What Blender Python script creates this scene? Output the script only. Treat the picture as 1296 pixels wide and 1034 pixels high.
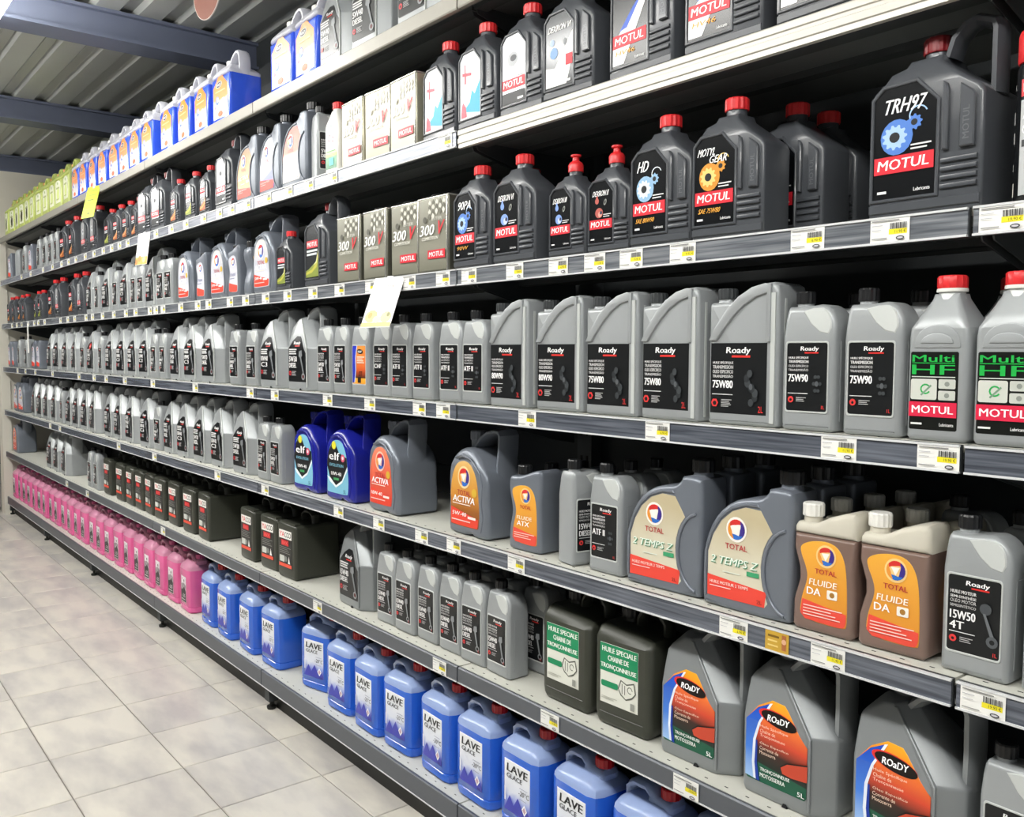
import bpy, bmesh, math, random
from mathutils import Matrix, Vector
from mathutils.geometry import tessellate_polygon

random.seed(7)
for o in list(bpy.data.objects):
    bpy.data.objects.remove(o)
SC = bpy.context.scene
C = SC.collection
PI = math.pi

# ------------------------------------------------------------------ camera
cam_data = bpy.data.cameras.new('camera')
cam_data.sensor_fit = 'HORIZONTAL'
cam_data.sensor_width = 36.0
cam_data.lens = 1126.08 / 1296 * 36.0
cam_data.clip_start = 0.05
cam = bpy.data.objects.new('camera', cam_data)
_r = Vector((0.62757, 0.77855, 0.00343))
_u = Vector((-0.05153, 0.03715, 0.99798))
_f = Vector((-0.77685, 0.62648, -0.06343))
cam.matrix_world = Matrix(((_r.x, _u.x, -_f.x, 0.62), (_r.y, _u.y, -_f.y, -1.388), (_r.z, _u.z, -_f.z, 1.408), (0, 0, 0, 1)))
C.objects.link(cam)
SC.camera = cam

# ------------------------------------------------------------------ world, exposure
W = bpy.data.worlds.new('shop_ambient')
SC.world = W
W.use_nodes = True
W.node_tree.nodes['Background'].inputs[0].default_value = (0.93, 0.96, 1.0, 1)
W.node_tree.nodes['Background'].inputs[1].default_value = 0.5
SC.view_settings.view_transform = 'Standard'
SC.view_settings.look = 'None'
SC.view_settings.gamma = 1.0
SC.view_settings.use_curve_mapping = False
SC.view_settings.exposure = 0.12
LAMP_STRENGTH = 33.0

# ------------------------------------------------------------------ materials
MATS = {}


def srgb(h):
    h = h.lstrip('#')
    out = []
    for i in (0, 2, 4):
        c = int(h[i:i + 2], 16) / 255.0
        out.append(c / 12.92 if c <= 0.04045 else ((c + 0.055) / 1.055) ** 2.4)
    return (*out, 1.0)


def mat(name, col, rough=0.45, metal=0.0, coat=0.0, trans=0.0, emit=0.0, vary=0.06, scale=30.0, bump=0.0, alpha=1.0, ior=1.45):
    if name in MATS:
        return MATS[name]
    m = bpy.data.materials.new(name)
    m.use_nodes = True
    nt = m.node_tree
    b = nt.nodes['Principled BSDF']
    c = srgb(col)
    if vary > 0:
        tc = nt.nodes.new('ShaderNodeTexCoord')
        nz = nt.nodes.new('ShaderNodeTexNoise')
        nz.inputs['Scale'].default_value = scale
        nz.inputs['Detail'].default_value = 3
        nt.links.new(tc.outputs['Object'], nz.inputs['Vector'])
        mx = nt.nodes.new('ShaderNodeMix')
        mx.data_type = 'RGBA'
        mx.inputs[6].default_value = tuple(min(1, v * (1 - vary)) for v in c[:3]) + (1,)
        mx.inputs[7].default_value = tuple(min(1, v * (1 + vary)) for v in c[:3]) + (1,)
        nt.links.new(nz.outputs['Fac'], mx.inputs[0])
        nt.links.new(mx.outputs[2], b.inputs['Base Color'])
        if bump > 0:
            bp = nt.nodes.new('ShaderNodeBump')
            bp.inputs['Strength'].default_value = bump
            bp.inputs['Distance'].default_value = 0.002
            nt.links.new(nz.outputs['Fac'], bp.inputs['Height'])
            nt.links.new(bp.outputs['Normal'], b.inputs['Normal'])
    else:
        b.inputs['Base Color'].default_value = c
    b.inputs['Roughness'].default_value = rough
    b.inputs['Metallic'].default_value = metal
    b.inputs['Coat Weight'].default_value = coat
    b.inputs['Transmission Weight'].default_value = trans
    b.inputs['IOR'].default_value = ior
    b.inputs['Alpha'].default_value = alpha
    if emit > 0:
        b.inputs['Emission Color'].default_value = c
        b.inputs['Emission Strength'].default_value = emit
    MATS[name] = m
    return m


def brushed(name, c0, c1, rough, metal):
    m = bpy.data.materials.new(name)
    m.use_nodes = True
    nt = m.node_tree
    b = nt.nodes['Principled BSDF']
    tc = nt.nodes.new('ShaderNodeTexCoord')
    oi = nt.nodes.new('ShaderNodeObjectInfo')
    ad = nt.nodes.new('ShaderNodeVectorMath')
    nt.links.new(tc.outputs['Object'], ad.inputs[0])
    nt.links.new(oi.outputs['Random'], ad.inputs[1])
    mp = nt.nodes.new('ShaderNodeMapping')
    mp.inputs['Scale'].default_value = (5, 60, 160)
    nt.links.new(ad.outputs[0], mp.inputs['Vector'])
    nz = nt.nodes.new('ShaderNodeTexNoise')
    nz.inputs['Scale'].default_value = 1.0
    nz.inputs['Detail'].default_value = 3
    nt.links.new(mp.outputs[0], nz.inputs['Vector'])
    cr = nt.nodes.new('ShaderNodeValToRGB')
    cr.color_ramp.elements[0].position, cr.color_ramp.elements[0].color = 0.35, srgb(c0)
    cr.color_ramp.elements[1].position, cr.color_ramp.elements[1].color = 0.7, srgb(c1)
    nt.links.new(nz.outputs['Fac'], cr.inputs[0])
    nt.links.new(cr.outputs[0], b.inputs['Base Color'])
    b.inputs['Roughness'].default_value = rough
    b.inputs['Metallic'].default_value = metal
    MATS[name] = m
    return m


def ramp_mat(name, stops, z0, z1, axis='Z', rough=0.3, tilt=0.0, noise=0.0, nscale=40.0):
    """printed gradient along a label (object coordinates)"""
    if name in MATS:
        return MATS[name]
    m = bpy.data.materials.new(name)
    m.use_nodes = True
    nt = m.node_tree
    b = nt.nodes['Principled BSDF']
    tc = nt.nodes.new('ShaderNodeTexCoord')
    sp = nt.nodes.new('ShaderNodeSeparateXYZ')
    nt.links.new(tc.outputs['Object'], sp.inputs[0])
    val = sp.outputs[axis]
    if tilt:
        ma = nt.nodes.new('ShaderNodeMath')
        ma.operation = 'MULTIPLY_ADD'
        nt.links.new(sp.outputs['X'], ma.inputs[0])
        ma.inputs[1].default_value = tilt
        nt.links.new(val, ma.inputs[2])
        val = ma.outputs[0]
    if noise:
        nz = nt.nodes.new('ShaderNodeTexNoise')
        nz.inputs['Scale'].default_value = nscale
        nt.links.new(tc.outputs['Object'], nz.inputs['Vector'])
        mb = nt.nodes.new('ShaderNodeMath')
        mb.operation = 'MULTIPLY_ADD'
        nt.links.new(nz.outputs['Fac'], mb.inputs[0])
        mb.inputs[1].default_value = noise
        nt.links.new(val, mb.inputs[2])
        val = mb.outputs[0]
    mr = nt.nodes.new('ShaderNodeMapRange')
    mr.inputs['From Min'].default_value = z0
    mr.inputs['From Max'].default_value = z1
    nt.links.new(val, mr.inputs['Value'])
    cr = nt.nodes.new('ShaderNodeValToRGB')
    while len(cr.color_ramp.elements) < len(stops):
        cr.color_ramp.elements.new(0.5)
    for e, (p, col) in zip(cr.color_ramp.elements, stops):
        e.position = p
        e.color = srgb(col)
    nt.links.new(mr.outputs[0], cr.inputs[0])
    nt.links.new(cr.outputs[0], b.inputs['Base Color'])
    b.inputs['Roughness'].default_value = rough
    MATS[name] = m
    return m


def ink(col):
    return mat('ink_' + col.lstrip('#'), col, rough=0.4, vary=0)


# plastics and metals
SILVER = mat('silver_plastic', '#9ea2a4', rough=0.33, metal=0.15, vary=0.03, coat=0.05)
SILVER2 = mat('pale_silver_plastic', '#c6cac8', rough=0.35, metal=0.1, vary=0.03)
GREYJUG = mat('dark_grey_plastic', '#8b8f91', rough=0.33, metal=0.2, vary=0.04)
STEEL_P = mat('slate_plastic', '#777d87', rough=0.33, metal=0.25, vary=0.04)
BLACKP = mat('black_bottle_plastic', '#4b4e53', rough=0.3, vary=0.05, coat=0.15)
OLIVEBLACK = mat('olive_black_plastic', '#3a3c34', rough=0.38, vary=0.06)
BLACKCAP = mat('black_cap_plastic', '#1a1b1d', rough=0.35, vary=0.05)
REDCAP = mat('red_cap_plastic', '#dc2f33', rough=0.35, vary=0.04)
DKRED = mat('dark_red_cap_plastic', '#7d1a20', rough=0.35, vary=0.04)
REDRING = mat('red_screw_cap_plastic', '#b5101c', rough=0.3, vary=0.04)
WHITEP = mat('white_plastic', '#e9e8e2', rough=0.4, vary=0.03)
BLUEP = mat('royal_blue_plastic', '#1d2391', rough=0.25, vary=0.04, coat=0.2)
LIMEP = mat('lime_plastic', '#b9c56e', rough=0.35, vary=0.05)
BLUELIQ = mat('blue_liquid_in_jug', '#2a66d6', rough=0.16, vary=0.08, scale=12, coat=0.3)
BLUETOP = mat('clear_blue_jug_plastic', '#a8bdec', rough=0.22, vary=0.04, trans=0.22, coat=0.2, ior=1.2)
BLUELIQ2 = mat('violet_blue_liquid_in_jug', '#3a60e2', rough=0.18, vary=0.08, scale=12, coat=0.2)
CLEARTOP = mat('clear_white_jug_plastic', '#dcdde6', rough=0.3, vary=0.04, trans=0.2, ior=1.2)
PINKLIQ = mat('pink_liquid_in_jug', '#e0609c', rough=0.2, vary=0.08, scale=12, coat=0.2)
PINKTOP = mat('clear_pink_jug_plastic', '#e29bb8', rough=0.25, vary=0.05, trans=0.2, ior=1.2)
BROWNLIQ = mat('brown_fluid_in_bottle', '#7d675e', rough=0.22, vary=0.1, scale=10, coat=0.2)
BEIGETOP = mat('clear_beige_bottle_plastic', '#e4dfd0', rough=0.28, vary=0.05, trans=0.25, ior=1.2)
TIN = mat('olive_tin', '#7d7c70', rough=0.3, metal=0.75, vary=0.06)
TINLIT = mat('overexposed_tin', '#bdb9a4', rough=0.32, metal=0.55, vary=0.05)  # same tin metal, overexposure painted in as a lighter colour
TINRIM = mat('bright_tin_rim', '#d9d8cf', rough=0.25, metal=0.8, vary=0.03)
# fixture
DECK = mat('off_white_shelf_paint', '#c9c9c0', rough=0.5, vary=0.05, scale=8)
LIPLIGHT = mat('light_grey_shelf_edge', '#bfbcb4', rough=0.35, metal=0.2, vary=0.04)
LIPTOP = mat('beige_grey_top_shelf_edge', '#98958c', rough=0.4, metal=0.15, vary=0.05)
LIPDARK = mat('slate_grey_shelf_edge', '#5c6066', rough=0.4, metal=0.2, vary=0.05)
RAILEDGE = mat('clear_rail_edge', '#d4d6d8', rough=0.2, vary=0.02)
RAIL = brushed('slate_price_rail', '#4c515c', '#7c828e', 0.25, 0.3)
RAILC = brushed('grey_price_rail', '#62676f', '#a2a6ac', 0.25, 0.3)
RAILB = brushed('slate_price_rail_with_glare', '#7e828e', '#b4b7c0', 0.25, 0.25)  # slate rail with bright reflections painted in as paler tones
FRAME = mat('charcoal_shelving_paint', '#24282a', rough=0.55, vary=0.08, scale=6)
UNDER = mat('dark_grey_bracket_paint', '#3a3e40', rough=0.5, vary=0.05)
UNDERSHADE = mat('shelf_underside_painted_shade', '#6c7071', rough=0.45, metal=0.3, vary=0.05, scale=5)  # darker than the deck: shadow under the shelf is put into the colour
KICK = mat('black_kick_plate', '#161814', rough=0.5, vary=0.12, scale=5)
SLOT = mat('slot_black', '#1b1b19', rough=0.7, vary=0)


# ------------------------------------------------------------------ mesh builder
class MB:
    def __init__(self):
        self.v, self.f, self.mi, self.mats, self.sm = [], [], [], [], []

    def slot(self, m):
        if m not in self.mats:
            self.mats.append(m)
        return self.mats.index(m)

    def add(self, verts, faces, m, smooth=False):
        o = len(self.v)
        k = self.slot(m)
        self.v.extend(verts)
        for f in faces:
            self.f.append([i + o for i in f])
            self.mi.append(k)
            self.sm.append(smooth)
        return self

    def box(self, x0, x1, y0, y1, z0, z1, m):
        v = [(x, y, z) for z in (z0, z1) for y in (y0, y1) for x in (x0, x1)]
        return self.add(v, [(0, 2, 3, 1), (4, 5, 7, 6), (0, 1, 5, 4), (2, 6, 7, 3), (0, 4, 6, 2), (1, 3, 7, 5)], m)

    def lathe(self, prof, cx, cy, m, n=18, rib=0.0, axis='z'):
        v, f = [], []
        for (r, z) in prof:
            for i in range(n):
                a = 2 * PI * i / n
                rr = r * (1 - (rib if i % 2 else 0))
                v.append((cx + rr * math.cos(a), cy + rr * math.sin(a), z))
        for k in range(len(prof) - 1):
            for i in range(n):
                j = (i + 1) % n
                f.append((k * n + i, k * n + j, (k + 1) * n + j, (k + 1) * n + i))
        f.append(tuple(range(n - 1, -1, -1)))
        f.append(tuple((len(prof) - 1) * n + i for i in range(n)))
        return self.add(v, f, m, smooth=(rib == 0))

    def sweep(self, path, wx, y0, y1, m):
        """flat band (thickness wx in xz, from y0 to y1) along a path in xz"""
        n = len(path)
        v, f = [], []
        for i, (x, z) in enumerate(path):
            a = path[max(0, i - 1)]
            b = path[min(n - 1, i + 1)]
            d = Vector((b[0] - a[0], b[1] - a[1])).normalized()
            nx, nz = -d.y * wx / 2, d.x * wx / 2
            c = 0.25 * (y1 - y0)
            for (s, y) in ((1, y0 + c), (1, y1 - c), (0.4, y1), (-0.4, y1), (-1, y1 - c), (-1, y0 + c), (-0.4, y0), (0.4, y0)):
                v.append((x + nx * s, y, z + nz * s))
        for i in range(n - 1):
            for k in range(8):
                j = (k + 1) % 8
                f.append((i * 8 + k, i * 8 + j, (i + 1) * 8 + j, (i + 1) * 8 + k))
        f.append(tuple(range(8)))
        f.append(tuple((n - 1) * 8 + k for k in range(7, -1, -1)))
        return self.add(v, f, m, smooth=True)

    def slab(self, outline, y0, y1, m, r=0.008, seg=3, holes=(), cuts=(), yfun=None):
        """rounded slab: outline in (x,z), extruded along y with rounded rims"""
        def area(p):
            return sum(p[i][0] * p[(i + 1) % len(p)][1] - p[(i + 1) % len(p)][0] * p[i][1] for i in range(len(p)))
        loops = []
        for k, p in enumerate([outline] + list(holes)):
            p = list(p)
            if (area(p) < 0) == (k == 0):
                p.reverse()
            loops.append(p)

        def inset(p, d):
            out = []
            n = len(p)
            for i in range(n):
                a, b, c = Vector(p[i - 1]), Vector(p[i]), Vector(p[(i + 1) % n])
                e1 = (b - a).normalized()
                e2 = (c - b).normalized()
                n1, n2 = Vector((-e1.y, e1.x)), Vector((-e2.y, e2.x))
                h = n1 + n2
                L = h.length
                if L < 1e-6:
                    h = n1
                else:
                    h = h / L
                k = min(1.6, 1.0 / max(0.35, h.dot(n1)))
                q = b + h * d * k
                out.append((q.x, q.y))
            return out
        bm = bmesh.new()
        rings_front, rings_back = [], []
        th = [PI / 2 * i / seg for i in range(seg + 1)]
        front, back = [], []
        for p in loops:
            rings = []
            for t in th:                       # from the face to the side
                rings.append([(x, y0 + r * (1 - math.sin(t)), z) for x, z in inset(p, r * (1 - math.sin(t + 0) if False else (1 - math.sin(t)) * 0 + r * 0 + 1) if False else r * (1 - math.cos(PI / 2 - t)))])
            rings2 = [[(x, y0 + y1 - y, z) for x, y, z in g] for g in reversed(rings)]
            allr = []
            for g in rings:
                # y from face: r*(1-sin) is largest when t=0; flip so that face is at y0
                allr.append(g)
            # correct the depth so ring 0 lies on the face
            fixed = []
            for t, g in zip(th, rings):
                fixed.append([(x, y0 + r * (1 - math.cos(t)), z) for x, _, z in g])
            fixed2 = [[(x, y1 - (y - y0), z) for x, y, z in g] for g in reversed(fixed)]
            bv = [[bm.verts.new(c) for c in g] for g in fixed + fixed2]
            n = len(p)
            for a, b in zip(bv[:-1], bv[1:]):
                for i in range(n):
                    j = (i + 1) % n
                    try:
                        bm.faces.new((a[i], a[j], b[j], b[i])).smooth = True
                    except ValueError:
                        pass
            front.append(bv[0])
            back.append(bv[-1])
        for side, flip in ((front, False), (back, True)):
            tess = tessellate_polygon([[Vector((v.co.x, v.co.z, 0)) for v in lp] for lp in side])
            flat = [v for lp in side for v in lp]
            for t in tess:
                tri = [flat[i] for i in t]
                try:
                    bm.faces.new(tri).smooth = True
                except ValueError:
                    pass
        for z in cuts:
            bmesh.ops.bisect_plane(bm, geom=bm.verts[:] + bm.edges[:] + bm.faces[:], plane_co=(0, 0, z), plane_no=(0, 0, 1))
        bmesh.ops.recalc_face_normals(bm, faces=bm.faces[:])
        if yfun:
            for v in bm.verts:
                v.co.y = yfun(v.co.x, v.co.y, v.co.z)
        bm.verts.index_update()
        vs = [tuple(v.co) for v in bm.verts]
        fs = [[v.index for v in f.verts] for f in bm.faces]
        bm.free()
        return self.add(vs, fs, m, smooth=True)

    # flat print in the front plane, looking towards -y
    def poly(self, pts, m, y):
        p = list(pts)
        a = sum(p[i][0] * p[(i + 1) % len(p)][1] - p[(i + 1) % len(p)][0] * p[i][1] for i in range(len(p)))
        if a < 0:
            p.reverse()
        tess = tessellate_polygon([[Vector((x, z, 0)) for x, z in p]])
        fs = []
        for t in tess:
            q = [p[i] for i in t]
            ar = (q[1][0] - q[0][0]) * (q[2][1] - q[0][1]) - (q[2][0] - q[0][0]) * (q[1][1] - q[0][1])
            fs.append(t if ar > 0 else t[::-1])
        return self.add([(x, y, z) for x, z in p], fs, m)

    def text(self, s, x0, x1, z0, h, m, y, shear=0.0, bold=0.02, rot=0.0):
        vs, fs, (ax, bx, az, bz) = text_mesh(s)
        k = bold * 1.3 * h                      # heavier strokes: the word printed again a hair to each side
        sx = (x1 - x0 - 2 * k) / max(1e-6, bx - ax)
        sz = h / max(1e-6, bz - az)
        for dx, dy in ((0, 0), (k, 0.00002), (2 * k, 0.00004)) if k > 0 else ((0, 0),):
            out = []
            for (px, pz) in vs:
                zz = (pz - az) * sz
                xx = (px - ax) * sx + shear * zz + dx
                if rot:
                    out.append((x0 - zz, y - dy, z0 + (px - ax) * sx + dx))
                else:
                    out.append((x0 + xx, y - dy, z0 + zz))
            self.add(out, fs, m)
        return self

    def mesh(self, name, sharp=35):
        me = bpy.data.meshes.new(name)
        me.from_pydata(self.v, [], self.f)
        for m in self.mats:
            me.materials.append(m)
        me.polygons.foreach_set('material_index', self.mi)
        me.polygons.foreach_set('use_smooth', self.sm)
        me.update()
        if any(self.sm):
            me.set_sharp_from_angle(angle=math.radians(sharp))
        return me


_TXT = {}


def text_mesh(s):
    k = s
    if k in _TXT:
        return _TXT[k]
    cu = bpy.data.curves.new('t', 'FONT')
    cu.body = s
    cu.size = 1.0
    cu.resolution_u = 2
    ob = bpy.data.objects.new('t', cu)
    me = ob.to_mesh()
    vs = [(v.co.x, v.co.y) for v in me.vertices]
    fs = [tuple(p.vertices) for p in me.polygons]
    ob.to_mesh_clear()
    bpy.data.objects.remove(ob)
    bpy.data.curves.remove(cu)
    if not vs:
        vs, fs = [(0, 0), (1, 0), (0, 1)], [(0, 1, 2)]
    xs = [v[0] for v in vs]
    zs = [v[1] for v in vs]
    _TXT[k] = (vs, fs, (min(xs), max(xs), min(zs), max(zs)))
    return _TXT[k]


def circ(cx, cz, r, n=20, sx=1.0, rot=0.0):
    out = []
    for i in range(n):
        a = 2 * PI * i / n
        x, z = r * sx * math.cos(a), r * math.sin(a)
        out.append((cx + x * math.cos(rot) - z * math.sin(rot), cz + x * math.sin(rot) + z * math.cos(rot)))
    return out


def arc(cx, cz, rx, rz, a0, a1, n=8):
    return [(cx + rx * math.cos(math.radians(a0 + (a1 - a0) * i / n)), cz + rz * math.sin(math.radians(a0 + (a1 - a0) * i / n))) for i in range(n + 1)]


def band(cx, cz, r0, r1, a0, a1, n=10):
    return arc(cx, cz, r1, r1, a0, a1, n) + arc(cx, cz, r0, r0, a1, a0, n)


def round_rect(x0, x1, z0, z1, r, n=3):
    return arc(x1 - r, z0 + r, r, r, -90, 0, n) + arc(x1 - r, z1 - r, r, r, 0, 90, n) + arc(x0 + r, z1 - r, r, r, 90, 180, n) + arc(x0 + r, z0 + r, r, r, 180, 270, n)


def chaikin(p, k=2):
    for _ in range(k):
        q = []
        n = len(p)
        for i in range(n):
            a, b = p[i], p[(i + 1) % n]
            q += [(a[0] * 0.75 + b[0] * 0.25, a[1] * 0.75 + b[1] * 0.25), (a[0] * 0.25 + b[0] * 0.75, a[1] * 0.25 + b[1] * 0.75)]
        p = q
    return p


def gear_pts(cx, cz, r, teeth=11, depth=0.2):
    out = []
    for i in range(teeth * 4):
        a = 2 * PI * i / (teeth * 4)
        rr = r * (1 if i % 4 in (0, 1) else 1 - depth)
        out.append((cx + rr * math.cos(a), cz + rr * math.sin(a)))
    return out


# ------------------------------------------------------------------ scene helpers
def link(name, me, parent=None, loc=None):
    o = bpy.data.objects.new(name, me)
    C.objects.link(o)
    if parent:
        o.parent = parent
    if loc is not None:
        o.location = loc
    return o


def tag(o, label=None, cat=None, group=None, kind=None):
    if label:
        o['label'] = label
    if cat:
        o['category'] = cat
    if group:
        o['group'] = group
    if kind:
        o['kind'] = kind
    return o


ORD = ['zeroth', 'first', 'second', 'third', 'fourth', 'fifth', 'sixth', 'seventh', 'eighth', 'ninth', 'tenth', 'eleventh', 'twelfth', 'thirteenth', 'fourteenth', 'fifteenth', 'sixteenth', 'seventeenth', 'eighteenth', 'nineteenth', 'twentieth', 'twenty-first', 'twenty-second', 'twenty-third', 'twenty-fourth', 'twenty-fifth', 'twenty-sixth', 'twenty-seventh', 'twenty-eighth', 'twenty-ninth', 'thirtieth', 'thirty-first', 'thirty-second', 'thirty-third', 'thirty-fourth', 'thirty-fifth', 'thirty-sixth', 'thirty-seventh', 'thirty-eighth', 'thirty-ninth', 'fortieth', 'forty-first', 'forty-second']

# ------------------------------------------------------------------ the shop shell
TILE, TX, TY = 0.3417, -3.3809, -0.0698
ZR = {'A': 2.348, 'B': 1.992, 'C': 1.628, 'D': 1.268, 'E': 0.902, 'F': 0.545, 'G': 0.156}
BAY = 1.333


def tile_material():
    m = bpy.data.materials.new('marbled_floor_tile')
    m.use_nodes = True
    nt = m.node_tree
    b = nt.nodes['Principled BSDF']
    geo = nt.nodes.new('ShaderNodeNewGeometry')
    oi = nt.nodes.new('ShaderNodeObjectInfo')
    mp = nt.nodes.new('ShaderNodeMapping')
    mp.inputs['Rotation'].default_value = (0, 0, 0.5)
    mp.inputs['Scale'].default_value = (2.2, 5.5, 1)
    ad = nt.nodes.new('ShaderNodeVectorMath')
    ad.operation = 'ADD'
    nt.links.new(geo.outputs['Position'], ad.inputs[0])
    nt.links.new(oi.outputs['Random'], ad.inputs[1])
    nt.links.new(ad.outputs[0], mp.inputs['Vector'])
    nz = nt.nodes.new('ShaderNodeTexNoise')
    nz.inputs['Scale'].default_value = 1.5
    nz.inputs['Detail'].default_value = 5
    nt.links.new(mp.outputs[0], nz.inputs['Vector'])
    cr = nt.nodes.new('ShaderNodeValToRGB')
    e = cr.color_ramp.elements
    e[0].position, e[0].color = 0.33, srgb('#b2aeab')
    e[1].position, e[1].color = 0.62, srgb('#d2cdc3')
    nt.links.new(nz.outputs['Fac'], cr.inputs[0])
    nt.links.new(cr.outputs[0], b.inputs['Base Color'])
    b.inputs['Roughness'].default_value = 0.28
    return m


TILEM = tile_material()


def floor_base_material():
    m = bpy.data.materials.new('floor_grout_and_far_tiles')
    m.use_nodes = True
    nt = m.node_tree
    b = nt.nodes['Principled BSDF']
    geo = nt.nodes.new('ShaderNodeNewGeometry')
    sp = nt.nodes.new('ShaderNodeSeparateXYZ')
    nt.links.new(geo.outputs['Position'], sp.inputs[0])
    prev = None
    for ax, off in (('X', TX), ('Y', TY)):
        s = nt.nodes.new('ShaderNodeMath')
        s.operation = 'SUBTRACT'
        nt.links.new(sp.outputs[ax], s.inputs[0])
        s.inputs[1].default_value = off - 50 * TILE
        d = nt.nodes.new('ShaderNodeMath')
        d.operation = 'PINGPONG'
        nt.links.new(s.outputs[0], d.inputs[0])
        d.inputs[1].default_value = TILE / 2
        g = nt.nodes.new('ShaderNodeMath')
        g.operation = 'GREATER_THAN'
        nt.links.new(d.outputs[0], g.inputs[0])
        g.inputs[1].default_value = 0.003
        if prev is None:
            prev = g
        else:
            mu = nt.nodes.new('ShaderNodeMath')
            mu.operation = 'MULTIPLY'
            nt.links.new(prev.outputs[0], mu.inputs[0])
            nt.links.new(g.outputs[0], mu.inputs[1])
            prev = mu
    mx = nt.nodes.new('ShaderNodeMix')
    mx.data_type = 'RGBA'
    mx.inputs[6].default_value = srgb('#77726a')
    mx.inputs[7].default_value = srgb('#c6c1b8')
    nt.links.new(prev.outputs[0], mx.inputs[0])
    nt.links.new(mx.outputs[2], b.inputs['Base Color'])
    b.inputs['Roughness'].default_value = 0.4
    return m


mb = MB()
mb.box(-12, 6, -8, 1.2, -0.1, -0.004, floor_base_material())
floor = tag(link('floor', mb.mesh('floor')), kind='structure')
mb = MB()
g = 0.0022
hz = TILE / 2 - g
c_ = 0.002
mb.add([(-hz, -hz, -0.008), (hz, -hz, -0.008), (hz, hz, -0.008), (-hz, hz, -0.008), (-hz, -hz, -c_), (hz, -hz, -c_), (hz, hz, -c_), (-hz, hz, -c_),
        (-hz + c_, -hz + c_, 0), (hz - c_, -hz + c_, 0), (hz - c_, hz - c_, 0), (-hz + c_, hz - c_, 0)],
       [(0, 1, 5, 4), (1, 2, 6, 5), (2, 3, 7, 6), (3, 0, 4, 7), (4, 5, 9, 8), (5, 6, 10, 9), (6, 7, 11, 10), (7, 4, 8, 11), (8, 9, 10, 11)], TILEM)
tile_me = mb.mesh('tile')
for i in range(-14, 17):
    for j in range(-7, 1):
        x = TX + (i + 0.5) * TILE
        y = TY + (j + 0.5) * TILE
        if x > 1.2 or x < -8.6 or y > 0.14:
            continue
        link('tile', tile_me, floor, (x, y, random.uniform(-0.0004, 0.0004)))

# ceiling: corrugated deck running along the aisle
CEIL = 3.06
corr = mat('galvanised_roof_sheet', '#aeb1ae', rough=0.45, metal=0.35, vary=0.08, scale=3)
mb = MB()
ys, zs = [], []
y = -8.0
while y < 1.0:
    for dy, dz in ((0.0, 0.0), (0.11, 0.0), (0.13, 0.02), (0.18, 0.02), (0.2, 0.0)):
        if dy < 0.2:
            ys.append(y + dy)
            zs.append(CEIL + dz)
    y += 0.2
v = []
for yy, zz in zip(ys, zs):
    v += [(-12, yy, zz), (6, yy, zz)]
f = [(2 * i, 2 * i + 1, 2 * i + 3, 2 * i + 2) for i in range(len(ys) - 1)]
mb.add(v, f, corr)
ceiling = tag(link('ceiling', mb.mesh('ceiling')), kind='structure')
beamm = mat('grey_painted_steel_beam', '#646b7e', rough=0.5, vary=0.06, scale=4)
for k, bx in enumerate((-10.1, -8.12, -6.13, -4.14, -2.15, -0.16, 1.83)):
    mb = MB()
    w = 0.09
    mb.box(bx - w, bx + w, -8, 0.62, 2.92, 2.935, beamm)
    mb.box(bx - 0.06, bx + 0.06, -8, 0.62, 2.935, CEIL - 0.015, beamm)
    mb.box(bx - w, bx + w, -8, 0.62, CEIL - 0.015, CEIL, beamm)
    tag(link('trim_%d' % (k + 1), mb.mesh('roof_beam')), kind='structure')

wallm = mat('charcoal_back_wall', '#2a2e30', rough=0.7, vary=0.08, scale=2)
mb = MB()
mb.box(-12, 6, 0.62, 0.72, 0, 3.1, wallm)
tag(link('wall_back', mb.mesh('wall_back')), kind='structure')
creamm = mat('cream_end_wall', '#d6d2c6', rough=0.6, vary=0.05, scale=3)
mb = MB()
mb.box(-8.16, -8.03, 0.0, 0.62, 0, 2.92, creamm)
mb.box(-8.16, -8.015, -0.02, 0.05, 0, 2.3, creamm)
tag(link('wall_left', mb.mesh('wall_left')), kind='structure')
farm = mat('grey_far_wall', '#6a6c6c', rough=0.7, vary=0.06, scale=2)
mb = MB()
mb.box(-12, -11.9, -8, 0.62, 0, 3.1, farm)
tag(link('wall_far', mb.mesh('wall_far')), kind='structure')
storem = mat('pale_shop_wall', '#a8a7a2', rough=0.7, vary=0.05, scale=2)
mb = MB()
mb.box(-12, 6, -8.1, -8, 0, 3.1, storem)
tag(link('wall_front', mb.mesh('wall_front')), kind='structure')

# fluorescent luminaires above the aisle
lampm = mat('lit_diffuser', '#fffdf8', rough=0.5, vary=0, emit=LAMP_STRENGTH)
housm = mat('white_lamp_housing', '#dfe0e0', rough=0.5, vary=0.02)


def luminaire_meshes(h):
    mh = MB()
    mh.box(-h - 0.01, h + 0.01, -0.05, 0.05, 0.068, 0.1, housm)
    for sx in (-1, 1):
        mh.box(sx * (h - 0.07) - 0.01, sx * (h - 0.07) + 0.01, -0.01, 0.01, 0.1, 0.21, housm)
    md = MB()
    md.slab(round_rect(-h, h, 0.0, 0.068, 0.02), -0.11, 0.11, lampm, r=0.02, seg=3)
    return mh.mesh('housing'), md.mesh('diffuser')


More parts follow.
